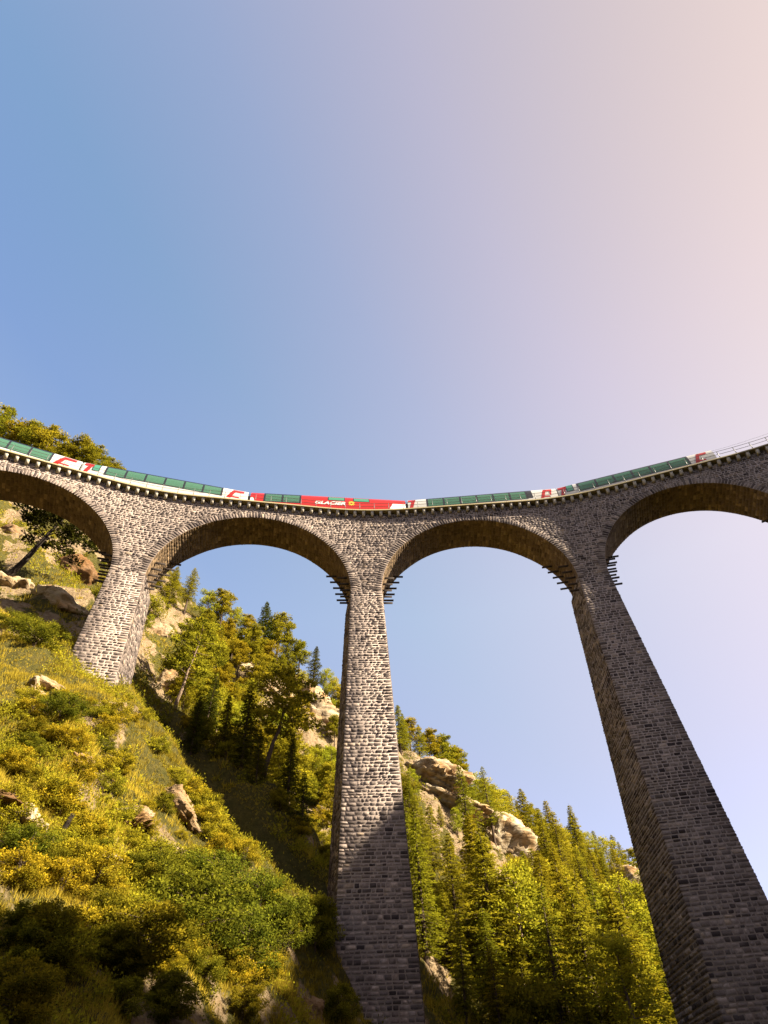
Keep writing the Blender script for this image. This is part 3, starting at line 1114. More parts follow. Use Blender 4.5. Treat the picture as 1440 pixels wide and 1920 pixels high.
def mark_7(xa, xb):
    w = xb - xa
    return [[(xa + 0.12 * w, 3.2), (xb, 3.2), (xb - 0.07 * w, 2.65), (xa + 0.12 * w, 2.65)],
            [(xa + 0.62 * w, 3.2), (xb, 3.2), (xa + 0.64 * w, 1.55), (xa + 0.24 * w, 1.55)]]


coach('panoramic_coach', 'white panoramic coach over the leftmost arch, in front of the treetops', -180, 150.5, 'white', [(-150, 97, 6)], False,
      [('poly', 'red_paint', 'red_mark', mark_E(104, 143))])
coach('panoramic_coach', 'white panoramic coach with long green windows directly left of the red coach', 157, 463, 'white', [(201, 415, 6)], False,
      [('poly', 'red_paint', 'red_mark', mark_7(158, 178)), ('small', 176, 190, 1.95, 3.25), ('poly', 'red_paint', 'red_mark', mark_E(424, 456))])
STAR = []
_c5 = 656
for i in range(24):
    r = 1.0 if i % 2 == 0 else 0.55
    STAR.append((_c5 + 7.6 * r * math.cos(i * math.pi / 12), 2.0 + 0.46 * r * math.sin(i * math.pi / 12)))
STAR_IN = [(_c5 + 2.3 * math.cos(i * math.pi / 6), 2.0 + 0.14 * math.sin(i * math.pi / 6)) for i in range(12)]
coach('dining_coach', 'bright red dining coach with white lettering and yellow sun emblem above the central pier', 471, 757, 'red', [(497, 562, 2)], True,
      [('small', 612, 644, 2.35, 3.15), ('small', 659, 690, 2.35, 3.15), ('text', 'GLACIER', 589, 645, 1.62),
       ('poly', 'yellow', 'sun_emblem', [STAR], 0.016), ('poly', 'red_paint', 'emblem_centre', [STAR_IN], 0.026),
       ('poly', 'white_letter', 'white_flash', [[(727, 1.4), (757, 1.4), (757, 2.3), (733, 2.3)]]),
       ('poly', 'white_letter', 'white_flash', [[(471.5, 1.4), (480, 1.4), (476, 2.2), (471.5, 2.2)]])])
coach('panoramic_coach', 'white panoramic coach over the arch between the central pier and the tall shaded pier', 765, 1042, 'white', [(801, 984, 6)], False,
      [('poly', 'red_paint', 'red_mark', mark_7(764, 780)), ('dark', 984.5, 995, 1.65, 3.62), ('poly', 'red_paint', 'red_mark', mark_E(1009, 1034) + [[(1030, 3.0), (1033.5, 3.0), (1029.5, 1.86), (1026, 1.86)]])])
coach('panoramic_coach', 'rearmost white panoramic coach above the rightmost arch, in part shade', 1048, 1338, 'white', [(1087, 1290, 6)], False,
      [('poly', 'red_paint', 'red_mark', mark_7(1047, 1066)), ('small', 1064, 1078, 1.95, 3.25), ('poly', 'red_paint', 'red_mark', mark_E(1299, 1327))])

# contact wire above the track
wb = MB()
sw = np.arange(SK[-2] - 2, SK[2] + 4, 2.0)
wb.tube(path(sw, DTR + 0.1, ZR + 4.1), 0.010, 4)
wire = wb.build('overhead_wire', M['wire'])
tag(wire, 'thin dark contact wire strung above the track and the train', 'wire')

# ------------------------------------------------------------------ foliage
def leaf_mat(name, c_lo, c_hi, trans=0.35, hue_spread=0.14):
    c_lo, c_hi = [[x * TONE * k for x, k in zip(q, (1.26, 1.32, 1.3))] for q in (c_lo, c_hi)]
    m, nt, out = new_mat(name)
    at_ = nd(nt, 'ShaderNodeAttribute', attribute_name='tint')
    oi = nd(nt, 'ShaderNodeObjectInfo')
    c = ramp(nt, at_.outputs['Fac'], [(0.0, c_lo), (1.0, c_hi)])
    warm = mixc(nt, oi.outputs['Random'], (1 - hue_spread, 1.0, 1.0), (1 + hue_spread, 1.0 + hue_spread * 0.25, 0.9))
    c = mixc(nt, 1.0, c, warm, 'MULTIPLY')
    d = nd(nt, 'ShaderNodeBsdfDiffuse', {'Color': c})
    t = nd(nt, 'ShaderNodeBsdfTranslucent', {'Color': c})
    x = nd(nt, 'ShaderNodeMixShader', {0: trans, 1: d.outputs['BSDF'], 2: t.outputs['BSDF']})
    nt.links.new(x.outputs['Shader'], out.inputs['Surface'])
    return m


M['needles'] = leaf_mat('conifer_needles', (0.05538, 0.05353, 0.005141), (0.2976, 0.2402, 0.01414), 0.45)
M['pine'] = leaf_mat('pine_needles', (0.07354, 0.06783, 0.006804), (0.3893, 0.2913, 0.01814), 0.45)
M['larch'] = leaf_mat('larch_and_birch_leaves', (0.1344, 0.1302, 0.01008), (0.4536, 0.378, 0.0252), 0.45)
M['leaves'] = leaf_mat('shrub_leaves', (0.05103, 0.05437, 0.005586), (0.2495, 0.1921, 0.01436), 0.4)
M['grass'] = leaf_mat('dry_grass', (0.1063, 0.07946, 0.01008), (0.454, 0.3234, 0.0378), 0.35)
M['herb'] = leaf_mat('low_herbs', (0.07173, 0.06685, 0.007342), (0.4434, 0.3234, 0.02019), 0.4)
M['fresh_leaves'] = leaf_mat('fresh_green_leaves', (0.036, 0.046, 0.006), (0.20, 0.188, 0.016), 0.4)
M['bark'] = plain('bark', (0.085, 0.058, 0.040), 0.95, spec=0.1, noise=0.45, scale=5, bump=0.5)
M['dark_bark'] = plain('blackish_bark', (0.022, 0.016, 0.012), 0.9, spec=0.1, noise=0.4, scale=5, bump=0.4)  # much darker than the common bark
M['pale_bark'] = plain('pale_bark', (0.20, 0.14, 0.095), 0.95, spec=0.1, noise=0.4, scale=4, bump=0.4)
M['dead_wood'] = plain('weathered_wood', (0.20, 0.15, 0.10), 0.95, spec=0.1, noise=0.4, scale=4, bump=0.4)


def cards(cen, axis_, length, width, rg, bend=0.15):
    """a leaf-shaped quad (4 corners, pointed) per centre; axis_ = direction it grows in"""
    n = len(cen)
    ax = axis_ / (np.linalg.norm(axis_, axis=1)[:, None] + 1e-9)
    rv = rg.normal(size=(n, 3))
    sd = np.cross(ax, rv)
    sd /= np.linalg.norm(sd, axis=1)[:, None] + 1e-9
    nn = np.cross(ax, sd)
    L = length[:, None]
    W_ = width[:, None]
    P = np.stack([cen - ax * L * 0.5, cen + sd * W_ * 0.5 - nn * W_ * bend, cen + ax * L * 0.5, cen - sd * W_ * 0.5 - nn * W_ * bend], 1)
    return P.reshape(-1, 3), np.arange(n * 4).reshape(n, 4)


def spruce(seed, H_, rad, bare=0.1, density=1.0, ragged=0.25, narrow=1.0):
    """a conifer of whorled boughs; returns crown and trunk meshes"""
    rg = np.random.default_rng(seed)
    tr = MB()
    zs = np.linspace(-0.8, H_, 12)
    lean = rg.normal(0, 0.012, 2)
    wob = np.cumsum(rg.normal(0, 0.02, (12, 2)), axis=0)
    ctr = lambda z: np.stack([np.interp(z, zs, lean[0] * zs + wob[:, 0]), np.interp(z, zs, lean[1] * zs + wob[:, 1])], -1)
    tr.tube(np.column_stack([ctr(zs), zs]), np.interp(zs, [-0.8, 0, H_ * 0.5, H_], [0.020 * H_ + 0.04, 0.016 * H_ + 0.03, 0.010 * H_, 0.01]), 7)
    C, A, Ln, Wd, T = [], [], [], [], []
    z = H_ * bare
    while z < H_ * 0.985:
        f = (z - H_ * bare) / (H_ * (1 - bare))
        prof = (1 - f) ** 0.85 * min(1.0, 0.45 + 2.6 * f)
        nb = int(rg.integers(5, 8))
        ph = rg.random() * 6.28
        for b in range(nb):
            az = ph + b * 6.283 / nb + rg.normal(0, 0.25)
            Lb = rad * prof * (1 + rg.normal(0, ragged)) + 0.12
            if Lb < 0.12 or rg.random() < 0.07: continue
            up = 0.32 * f - 0.12 + rg.normal(0, 0.1)
            d = np.array([math.cos(az), math.sin(az)])
            n = max(4, int(Lb * 22 * density))
            t = np.sort(rg.random(n)) ** 0.7
            c0 = ctr(np.array([z]))[0]
            droop = -0.16 * t * t * Lb + up * t * Lb + 0.05 * Lb * np.maximum(0, t - 0.7)
            side = rg.normal(0, 1, n) * (0.10 + 0.20 * Lb * (1 - 0.55 * t) * 0.7)
            pos = np.column_stack([c0[0] + d[0] * t * Lb - d[1] * side, c0[1] + d[1] * t * Lb + d[0] * side, z + droop + rg.normal(0, 0.07, n) - 0.06 * np.abs(side)])
            ax = np.column_stack([d[0] * 0.8 - d[1] * np.sign(side) * 0.7, d[1] * 0.8 + d[0] * np.sign(side) * 0.7, rg.normal(-0.12, 0.3, n)])
            C.append(pos)
            A.append(ax)
            Ln.append(rg.uniform(0.20, 0.46, n))
            Wd.append(rg.uniform(0.075, 0.165, n))
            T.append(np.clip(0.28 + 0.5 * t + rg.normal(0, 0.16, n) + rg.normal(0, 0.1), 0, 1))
            if Lb > 0.9:
                q = np.array([0, 0.5, 1.0])
                tr.tube(np.column_stack([c0[0] + d[0] * q * Lb * 0.85, c0[1] + d[1] * q * Lb * 0.85, z - 0.16 * q * q * Lb + up * q * Lb]), [0.012 + 0.012 * Lb, 0.01 + 0.005 * Lb, 0.006], 4, cap=False)
        z += rg.uniform(0.30, 0.52)
    C, A = np.concatenate(C), np.concatenate(A)
    v, q = cards(C, A, np.concatenate(Ln), np.concatenate(Wd), rg)
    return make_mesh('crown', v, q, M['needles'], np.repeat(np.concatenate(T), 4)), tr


def clump_tree(seed, H_, rad, crown_from, mat, nclump=46, cards_per=95, clump_r=0.85, leaf=(0.22, 0.46, 0.10, 0.20), flat=0.65, lean=0.0, stems=1, top=1.0, trunk_r=0.016):
    """a tree whose limbs end in leaf clumps (pine, larch, birch, shrub)"""
    rg = np.random.default_rng(seed)
    tr = MB()
    C, A, Ln, Wd, T = [], [], [], [], []
    for st in range(stems):
        ph = rg.random() * 6.28
        spread = 0 if stems == 1 else 0.35
        tip = np.array([lean * H_ + math.cos(ph) * spread * rad, math.sin(ph) * spread * rad, H_])
        zs = np.linspace(0, 1, 10)
        wob = np.cumsum(rg.normal(0, 0.012 * H_, (10, 2)), axis=0) * 0.5
        wob -= wob[0]
        line = np.column_stack([tip[0] * zs ** 1.2 + wob[:, 0], tip[1] * zs ** 1.2 + wob[:, 1], zs * H_ * 0.96])
        line[0, 2] = -0.6
        tr.tube(line, np.interp(zs, [0, 0.1, 1], [trunk_r * H_ * 1.3 + 0.02, trunk_r * H_ + 0.015, 0.012]), 7)
        nc = nclump // stems
        for c in range(nc):
            f = crown_from + (1 - crown_from) * (c + rg.random()) / nc
            r0 = np.array([np.interp(f, zs, line[:, i]) for i in range(3)])
            g = (f - crown_from) / (1 - crown_from)
            env = math.sqrt(max(0.02, 1 - (g * 1.02 - 0.38) ** 2 / 0.46)) if top >= 1 else (1 - g) ** 0.7
            az = c * 2.4 + rg.normal(0, 0.5)
            Lb = rad * env * rg.uniform(0.35, 1.05)
            end = r0 + np.array([math.cos(az) * Lb, math.sin(az) * Lb, Lb * rg.uniform(-0.02, 0.35)])
            if Lb > 0.5:
                tr.tube([r0, r0 * 0.45 + end * 0.55 + [0, 0, 0.06 * Lb], end], [0.012 * Lb + 0.012, 0.008 * Lb + 0.008, 0.006], 4, cap=False)
            for sub in range(2 if Lb > 0.8 else 1):
                cc = end if sub == 0 else r0 * 0.4 + end * 0.6 + rg.normal(0, 0.2 * clump_r, 3)
                n = int(cards_per * rg.uniform(0.6, 1.2) * (1 if sub == 0 else 0.6))
                R = clump_r * rg.uniform(0.65, 1.2)
                u = rg.normal(size=(n, 3))
                u /= np.linalg.norm(u, axis=1)[:, None]
                rr = R * rg.random(n) ** 0.45
                p = cc + u * rr[:, None] * np.array([1, 1, flat])
                C.append(p)
                A.append(u + rg.normal(0, 0.6, (n, 3)) + [0, 0, 0.25])
                Ln.append(rg.uniform(leaf[0], leaf[1], n))
                Wd.append(rg.uniform(leaf[2], leaf[3], n))
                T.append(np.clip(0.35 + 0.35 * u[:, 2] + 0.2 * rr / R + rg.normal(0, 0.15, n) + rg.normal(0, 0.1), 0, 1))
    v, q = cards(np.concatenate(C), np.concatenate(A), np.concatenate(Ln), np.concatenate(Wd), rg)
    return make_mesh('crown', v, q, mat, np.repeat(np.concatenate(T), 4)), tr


PROTO = {}


def proto(kind, crown, tr, bark):
    PROTO.setdefault(kind, []).append((crown, tr.mesh('trunk', M[bark], smooth=True), float(max(v.co.z for v in crown.vertices))))


for i in range(5):
    proto('spruce', *spruce(100 + i, 16.0, 2.6 + 0.25 * i, bare=0.06 + 0.04 * (i % 3), density=1.0, ragged=0.22), 'bark')
for i in range(3):
    proto('thin_spruce', *spruce(120 + i, 18.0, 2.7, bare=0.30, density=0.8, ragged=0.38), 'bark')
for i in range(4):
    proto('pine', *clump_tree(200 + i, 12.0, 2.7, 0.42 if i % 2 else 0.3, M['pine'], nclump=44, cards_per=110, clump_r=0.85, flat=0.6), 'bark')
for i in range(3):
    proto('larch', *clump_tree(300 + i, 11.0, 2.4, 0.22, M['larch'], nclump=46, cards_per=90, clump_r=0.8, flat=0.9, leaf=(0.16, 0.34, 0.09, 0.18)), 'pale_bark')
for i in range(4):
    proto('bush', *clump_tree(400 + i, 3.2, 1.7, 0.12, M['leaves'], nclump=42, cards_per=150, clump_r=0.55, flat=0.85, leaf=(0.10, 0.22, 0.05, 0.10), stems=3, trunk_r=0.014), 'bark')
for i in range(2):
    proto('yellow_bush', *clump_tree(420 + i, 2.2, 1.3, 0.10, M['herb'], nclump=30, cards_per=130, clump_r=0.45, flat=0.85, leaf=(0.10, 0.20, 0.04, 0.08), stems=3, trunk_r=0.014), 'bark')

for i in range(3):
    proto('green_bush', *clump_tree(440 + i, 3.4, 1.8, 0.12, M['fresh_leaves'], nclump=46, cards_per=150, clump_r=0.55, flat=0.85, leaf=(0.09, 0.20, 0.045, 0.09), stems=3, trunk_r=0.014), 'bark')
NAMES = {'green_bush': ('shrub', 'shrub'), 'spruce': ('spruce_tree', 'tree'), 'thin_spruce': ('spruce_tree', 'tree'), 'pine': ('pine_tree', 'tree'), 'larch': ('larch_tree', 'tree'),
         'bush': ('shrub', 'shrub'), 'yellow_bush': ('shrub', 'shrub')}


def plant(kind, x, y, h, label, group=None, wide=1.0, var=None, sink=0.15, tilt=None, spin=None, z=None):
    pr = PROTO[kind][rnd.randrange(len(PROTO[kind])) if var is None else var]
    nm, cat = NAMES[kind]
    o = empty(nm, (x, y, (float(ground_z(x, y)) if z is None else z) - sink))
    sc_ = h / pr[2]
    o.rotation_mode = 'ZYX'
    o.scale = (sc_ * wide, sc_ * wide, sc_)
    o.rotation_euler = (tilt[0] if tilt else rnd.uniform(-0.03, 0.03), tilt[1] if tilt else rnd.uniform(-0.03, 0.03), rnd.uniform(0, 6.283) if spin is None else spin)
    tag(o, label, cat, group)
    link('trunk', pr[1], o)
    link('crown', pr[0], o)
    return o


def plant_top(kind, px, py, Y, label, group=None, hmin=3, hmax=24, **kw):
    """a tree whose top is seen at (px, py) and that stands Y metres away"""
    p = at(px, py, further(Y))
    g = float(ground_z(p[0], p[1]))
    return plant(kind, p[0], p[1], min(hmax, max(hmin, p[2] - g)), label, group, **kw)


def recolour(me, mat):
    me = me.copy()
    me.materials.clear()
    me.materials.append(mat)
    return me


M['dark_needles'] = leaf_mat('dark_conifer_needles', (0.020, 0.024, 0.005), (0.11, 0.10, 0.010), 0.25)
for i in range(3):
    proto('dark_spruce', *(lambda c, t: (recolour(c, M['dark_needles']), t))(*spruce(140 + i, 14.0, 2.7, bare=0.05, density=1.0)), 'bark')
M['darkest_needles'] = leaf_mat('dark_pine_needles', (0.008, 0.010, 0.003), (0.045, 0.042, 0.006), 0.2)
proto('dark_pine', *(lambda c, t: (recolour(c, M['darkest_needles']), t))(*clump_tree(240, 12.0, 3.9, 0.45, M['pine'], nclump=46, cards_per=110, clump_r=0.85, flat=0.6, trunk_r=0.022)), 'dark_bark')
for i in range(2):
    proto('bare_pine', *clump_tree(250 + i, 13.0, 3.2, 0.38 + 0.06 * i, M['pine'], nclump=40, cards_per=85, clump_r=0.85, flat=0.6, trunk_r=0.014), 'pale_bark' if i == 0 else 'bark')
for i in range(2):
    proto('twin', *spruce(160 + i, 24.0, 3.1, bare=0.30, density=1.0, ragged=0.35), 'bark')
NAMES.update({'dark_spruce': ('spruce_tree', 'tree'), 'dark_pine': ('pine_tree', 'tree'), 'bare_pine': ('pine_tree', 'tree'), 'twin': ('spruce_tree', 'tree')})

# ------------------------------------------------------------------ rocks that stand out of the slopes
m, nt, out = new_mat('pale_cliff_rock')
geo = nd(nt, 'ShaderNodeNewGeometry')
mp = nd(nt, 'ShaderNodeMapping', {'Vector': geo.outputs['Position'], 'Scale': (0.5, 0.5, 1.6), 'Rotation': (0.25, 0.3, 0)})
n1 = nd(nt, 'ShaderNodeTexNoise', {'Vector': mp.outputs['Vector'], 'Scale': 0.9, 'Detail': 8.0, 'Roughness': 0.68})
n2 = nd(nt, 'ShaderNodeTexNoise', {'Vector': geo.outputs['Position'], 'Scale': 0.45, 'Detail': 4.0})
at_ = nd(nt, 'ShaderNodeAttribute', attribute_name='tint')
c = ramp(nt, n1.outputs['Fac'], [(0.28, (0.0468, 0.0312, 0.0195)), (0.42, (0.203, 0.148, 0.0858)), (0.55, (0.359, 0.289, 0.195)), (0.8, (0.421, 0.351, 0.25))])
st_ = ramp(nt, n2.outputs['Fac'], [(0.42, (1, 1, 1)), (0.66, (0.92, 0.70, 0.46))])
c = mixc(nt, 1.0, c, st_, 'MULTIPLY')
c = mixc(nt, at_.outputs['Fac'], c, (0.10, 0.045, 0.014))
b = nd(nt, 'ShaderNodeBsdfPrincipled', {'Base Color': c, 'Roughness': 0.95, 'Specular IOR Level': 0.1})
bp = nd(nt, 'ShaderNodeBump', {'Height': n1.outputs['Fac'], 'Strength': 1.0, 'Distance': 0.4})
nt.links.new(bp.outputs['Normal'], b.inputs['Normal'])
nt.links.new(b.outputs['BSDF'], out.inputs['Surface'])
M['rock'] = m


def rock_mesh(seed, size, brown=0.0, planes=14, detail=34, strata=0.15):
    """a craggy block: a ball cut by random planes, stepped by bedding and roughened"""
    rg = np.random.default_rng(seed)
    n = detail
    th = np.linspace(0.02, np.pi - 0.02, n)
    ph = np.linspace(0, 2 * np.pi, 2 * n, endpoint=False)
    T, P = np.meshgrid(th, ph, indexing='ij')
    d = np.stack([np.sin(T) * np.cos(P), np.sin(T) * np.sin(P), np.cos(T)], -1)
    r = np.full(T.shape, 1.15)
    for _ in range(planes):
        q = rg.normal(size=3)
        q /= np.linalg.norm(q)
        h = rg.uniform(0.55, 0.95)
        dt = d @ q
        r = np.where(dt > 0.05, np.minimum(r, h / np.maximum(dt, 0.05)), r)
    p = d * r[..., None]
    a1 = N1.fbm(p[..., 0] * 1.6 + seed, p[..., 2] * 1.6 + p[..., 1] * 1.3, 4)
    a2 = N2.fbm(p[..., 0] * 3.5 + seed, p[..., 2] * 4.5 + 3 * p[..., 1], 4)
    bed = p[..., 2] * 3.6 + 0.9 * p[..., 0] + 0.6 * N3.fbm(p[..., 0] * 1.5 + seed, p[..., 1] * 1.5, 3)
    saw = bed - np.floor(bed)
    crk = np.minimum(1, np.abs(N3.fbm(p[..., 0] * 2.2 + 7 * seed, p[..., 2] * 1.1 + p[..., 1] * 2.0, 3)) * 7)
    k = 0.16 * a1 + 0.085 * a2 + strata * (saw - 0.5) - 0.10 * (1 - crk)
    p = p * (1 + k[..., None])
    p = p * np.asarray(size)
    v = p.reshape(-1, 3)
    idx = np.arange(len(v)).reshape(n, 2 * n)
    nx = np.roll(idx, -1, axis=1)
    q = np.stack([idx[:-1], idx[1:], nx[1:], nx[:-1]], -1).reshape(-1, 4)
    f = [q, np.array([idx[0][::-1]]), np.array([idx[-1]])]
    f = [x[:, ::1] for x in f]
    t = np.clip(brown + 0.0 * v[:, 0], 0, 1)
    return make_mesh('rock', v, [q[:, ::1], np.array([idx[0]])[:, ::1], np.array([idx[-1]])[:, ::-1]], M['rock'], t)


def rock(seed, px, py, Y, size, label, brown=0.0, rot=(0, 0, 0), name='rock_outcrop', group=None, detail=26, planes=14, strata=0.12):
    p = at(px, py, Y)
    size = tuple(v_ * (0.9 if Y > 40 else 1.0) for v_ in size)
    o = link(name, rock_mesh(seed, size, brown, planes, detail, strata), None, p)
    o.rotation_euler = rot
    tag(o, label, 'rock', group)
    return o


def surf(px, py, y0=8.0, y1=230.0):
    """distance at which the sight line meets the ground"""
    Y = np.arange(y0, y1, 0.4)
    d = ray(px, py)
    z = d[2] * Y + CAMZ
    g = ground_z(d[0] * Y, Y)
    k = np.nonzero(g > z)[0]
    return float(Y[k[0]]) if len(k) else None


def on_ground(px, py, dflt): return surf(px, py) or dflt


def rk(seed, px, py, size, label, push=0.0, dflt=80, **kw):
    return rock(seed, px, py, on_ground(px, py, dflt) + push + 0.6, size, label, **kw)


rk(1, 592, 1345, (4.6, 3.0, 6.2), 'tall pale cliff face just left of the central pier', 1.2, 84, rot=(0.1, 0, 0.3), detail=44, planes=18)
rk(2, 505, 1305, (6.0, 3.0, 2.8), 'crumbling orange and cream rock band below the ridge trees', 1.0, 76, rot=(0, 0.2, 0.2), brown=0.12, detail=44)
rk(3, 555, 1290, (4.0, 2.6, 2.4), 'small cream crag joined to the top of the pale cliff face', 1.0, 80, rot=(0, 0.15, 0.4), detail=30)
rk(4, 628, 1370, (2.0, 2.4, 5.2), 'narrow cream rock rib against the left side of the central pier', 1.0, 84, detail=30)
rk(5, 808, 1474, (7.2, 5.0, 3.6), 'big overhanging rock block right of the central pier', 2.6, 97, rot=(0.1, 0.3, -0.1), brown=0.18, detail=44, planes=10, strata=0.2)
rk(6, 838, 1512, (8.0, 5.0, 3.4), 'pale rock ledge under the big overhanging block', 2.4, 94, rot=(0, 0.35, 0), detail=44, strata=0.2)
rk(7, 935, 1600, (6.0, 4.5, 8.0), 'pale cliff scar among the conifers of the far slope', 2.4, 92, rot=(0.1, 0.3, 0.1), detail=40)
rk(8, 905, 1545, (6.5, 4.0, 3.4), 'cream ledge above the pale cliff scar', 1.0, 98, rot=(0, 0.4, 0), detail=30)
rk(9, 968, 1585, (6.0, 4.0, 3.0), 'weathered ledge right of the pale cliff scar', 1.0, 100, rot=(0, 0.35, 0), detail=30)
rk(10, 1180, 1665, (6.0, 4.0, 4.2), 'cream crag beside the left edge of the tall shaded pier', 1.0, 120, rot=(0, 0.5, 0), detail=30)
rk(11, 1128, 1652, (4.2, 4.0, 2.6), 'dark brown rock in place of a dark cave high on the far slope', 0.3, 120, brown=0.75, detail=30)  # brown colour stands in for the dark of a cave
rk(12, 140, 1082, (4.0, 3.2, 3.0), 'rusty brown overhanging boulder behind the second pier', 0.3, 50, rot=(0, 0.5, 0.2), brown=0.85, detail=36, planes=10)
rk(13, 112, 1135, (4.6, 3.0, 2.2), 'cream boulder below the rusty overhang', 0.2, 47, rot=(0, 0.35, 0), detail=36)
rk(14, 30, 1105, (2.8, 2.4, 2.0), 'broken grey rock at the foot of the leaning pine', 0.8, 46, detail=36)
rk(15, 18, 1000, (2.8, 2.4, 2.0), 'rusty rock behind the crown of the leaning pine', 0.4, 60, brown=0.7, detail=26)
rk(16, 18, 1548, (1.55, 1.2, 0.85), 'bright cream rock shelf at the left border', 0.25, 19, rot=(0, -0.2, 0.2), detail=40, strata=0.16)
rk(17, 12, 1512, (1.6, 1.3, 0.34), 'rusty rock slab jutting over the bright cream shelf', -0.35, 19, rot=(0.1, 0.25, 0.1), brown=0.75, detail=36, planes=9)
rk(18, 572, 1900, (1.1, 1.0, 1.0), 'rusty boulder at the left foot of the central pier', 0.2, 32, brown=0.7, detail=36)
rk(19, 298, 1195, (2.4, 2.0, 2.8), 'grey and rust crag right of the second pier', 0.6, 62, rot=(0, 0.5, 0), brown=0.3, detail=30)
rk(20, 315, 1300, (3.6, 2.4, 3.0), 'grey cliff behind the bare pine trunk', 1.0, 58, detail=30)
rk(21, 455, 1260, (3.4, 2.2, 1.8), 'jagged cream rocks among small trees below the ridge', 0.8, 76, rot=(0, 0.3, 0), detail=30)
SMALL = [(60, 1290), (95, 1294), (205, 1330), (150, 1445), (175, 1450), (232, 1540), (258, 1532), (195, 1625), (330, 1520), (300, 1600), (245, 1545), (60, 1300)]
for i, (px, py) in enumerate(SMALL):
    Y = on_ground(px + rnd.uniform(-6, 6), py, 24)
    s_ = rnd.uniform(0.45, 1.0) * Y / 26
    rock(60 + i, px, py, Y + 0.5 * s_, (s_ * 1.5, s_ * 0.9, s_ * 0.6), 'small cream stone showing through the turf of the near slope', brown=rnd.choice([0, 0, 0.1, 0.35]),
         rot=(rnd.uniform(-0.3, 0.3), rnd.uniform(-0.2, 0.6), rnd.uniform(0, 6)), name='rock', group='stones in the turf of the near slope', detail=30, planes=9, strata=0.22)

# ------------------------------------------------------------------ grass, herbs and low growth
def in_frame(x, y, z, pad=260):
    rel = np.stack([x, y, z - CAMZ], -1)
    dp = rel @ _fw
    sx = 720 + PPX + FPX * (rel @ _r) / np.maximum(dp, 0.1)
    sy = 960 + PPY - FPX * (rel @ _u) / np.maximum(dp, 0.1)
    return (dp > 1) & (sx > -pad - 60) & (sx < 1440 + pad) & (sy < 1920 + pad) & (sy > 600)


def gully(qx): return 1365 + (qx - 330) * 0.98          # below this line plants are left out, deepening the pier's shadow


def pick(n, rg, near, far, power=1.0, keep_bare=0.12):
    """ground spots inside the sector the picture shows, denser near the viewer"""
    X, Y_ = [], []
    tot = 0
    while tot < n:
        k = n * 2
        r = (near ** power + rg.random(k) * (far ** power - near ** power)) ** (1 / power)
        a = rg.uniform(R_(-58), R_(50), k)
        x, y = r * np.sin(a), r * np.cos(a)
        z = ground_z(x, y)
        rel = np.stack([x, y, z - CAMZ], -1)
        dp = np.maximum(rel @ _fw, 0.1)
        gx, gy = 720 + FPX * (rel @ _r) / dp, 960 - FPX * (rel @ _u) / dp
        shade_thinned = (y > 50) & (y < 66) & (gx > 320) & (gx < 640) & (gy > gully(gx) + 25) & (rg.random(k) > 0.12)  # grass and herbs dropped here to darken the shadow band
        ok = in_frame(x, y, z) & ~shade_thinned & (rg.random(k) > np.clip(bareness(x, y) * 1.6, 0, 1) * (1 - keep_bare))
        X.append(x[ok])
        Y_.append(y[ok])
        tot += ok.sum()
    x, y = np.concatenate(X)[:n], np.concatenate(Y_)[:n]
    return x, y, ground_z(x, y)


def tufts(n, rg, near, far, size, blades, width, power):
    x, y, z = pick(n, rg, near, far, power)
    hue = np.clip(0.5 + 0.45 * N1.fbm(x * 0.12 + 50, y * 0.12, 3) + rg.normal(0, 0.12, n), 0, 1)
    sz = size * (0.45 + 0.9 * rg.random(n) ** 1.5) * np.clip(0.9 + 0.7 * N2.fbm(x * 0.35, y * 0.35, 3), 0.35, 1.6)
    B = blades
    cx, cy, cz = [np.repeat(q, B) for q in (x, y, z)]
    s_ = np.repeat(sz, B) * rg.uniform(0.55, 1.15, n * B)
    a = rg.uniform(0, 6.283, n * B)
    le = rg.uniform(0.1, 0.8, n * B)
    off = rg.random(n * B) * s_ * 0.35
    bx, by = cx + np.cos(a) * off, cy + np.sin(a) * off
    dx, dy, dz = np.cos(a) * le, np.sin(a) * le, np.sqrt(1 - le * le * 0.8)
    w = rg.uniform(0, 6.283, n * B)
    wx, wy = np.cos(w) * width, np.sin(w) * width
    base = cz - 0.06
    V = np.stack([np.stack([bx - wx, by - wy, base], -1), np.stack([bx + wx, by + wy, base], -1),
                  np.stack([bx + dx * s_, by + dy * s_, cz + dz * s_], -1)], 1)
    F = np.arange(n * B * 3).reshape(-1, 3)
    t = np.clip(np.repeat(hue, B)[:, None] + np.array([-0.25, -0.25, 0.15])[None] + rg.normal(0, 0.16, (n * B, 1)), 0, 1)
    return V.reshape(-1, 3), F, t.ravel()


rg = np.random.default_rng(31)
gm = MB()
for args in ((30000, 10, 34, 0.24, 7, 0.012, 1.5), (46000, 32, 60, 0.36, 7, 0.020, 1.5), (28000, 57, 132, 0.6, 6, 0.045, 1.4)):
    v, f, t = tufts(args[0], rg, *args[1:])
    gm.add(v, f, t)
tag(gm.build('grass', M['grass']), 'yellowing dry grass growing over the gorge slopes', 'grass', kind='stuff')


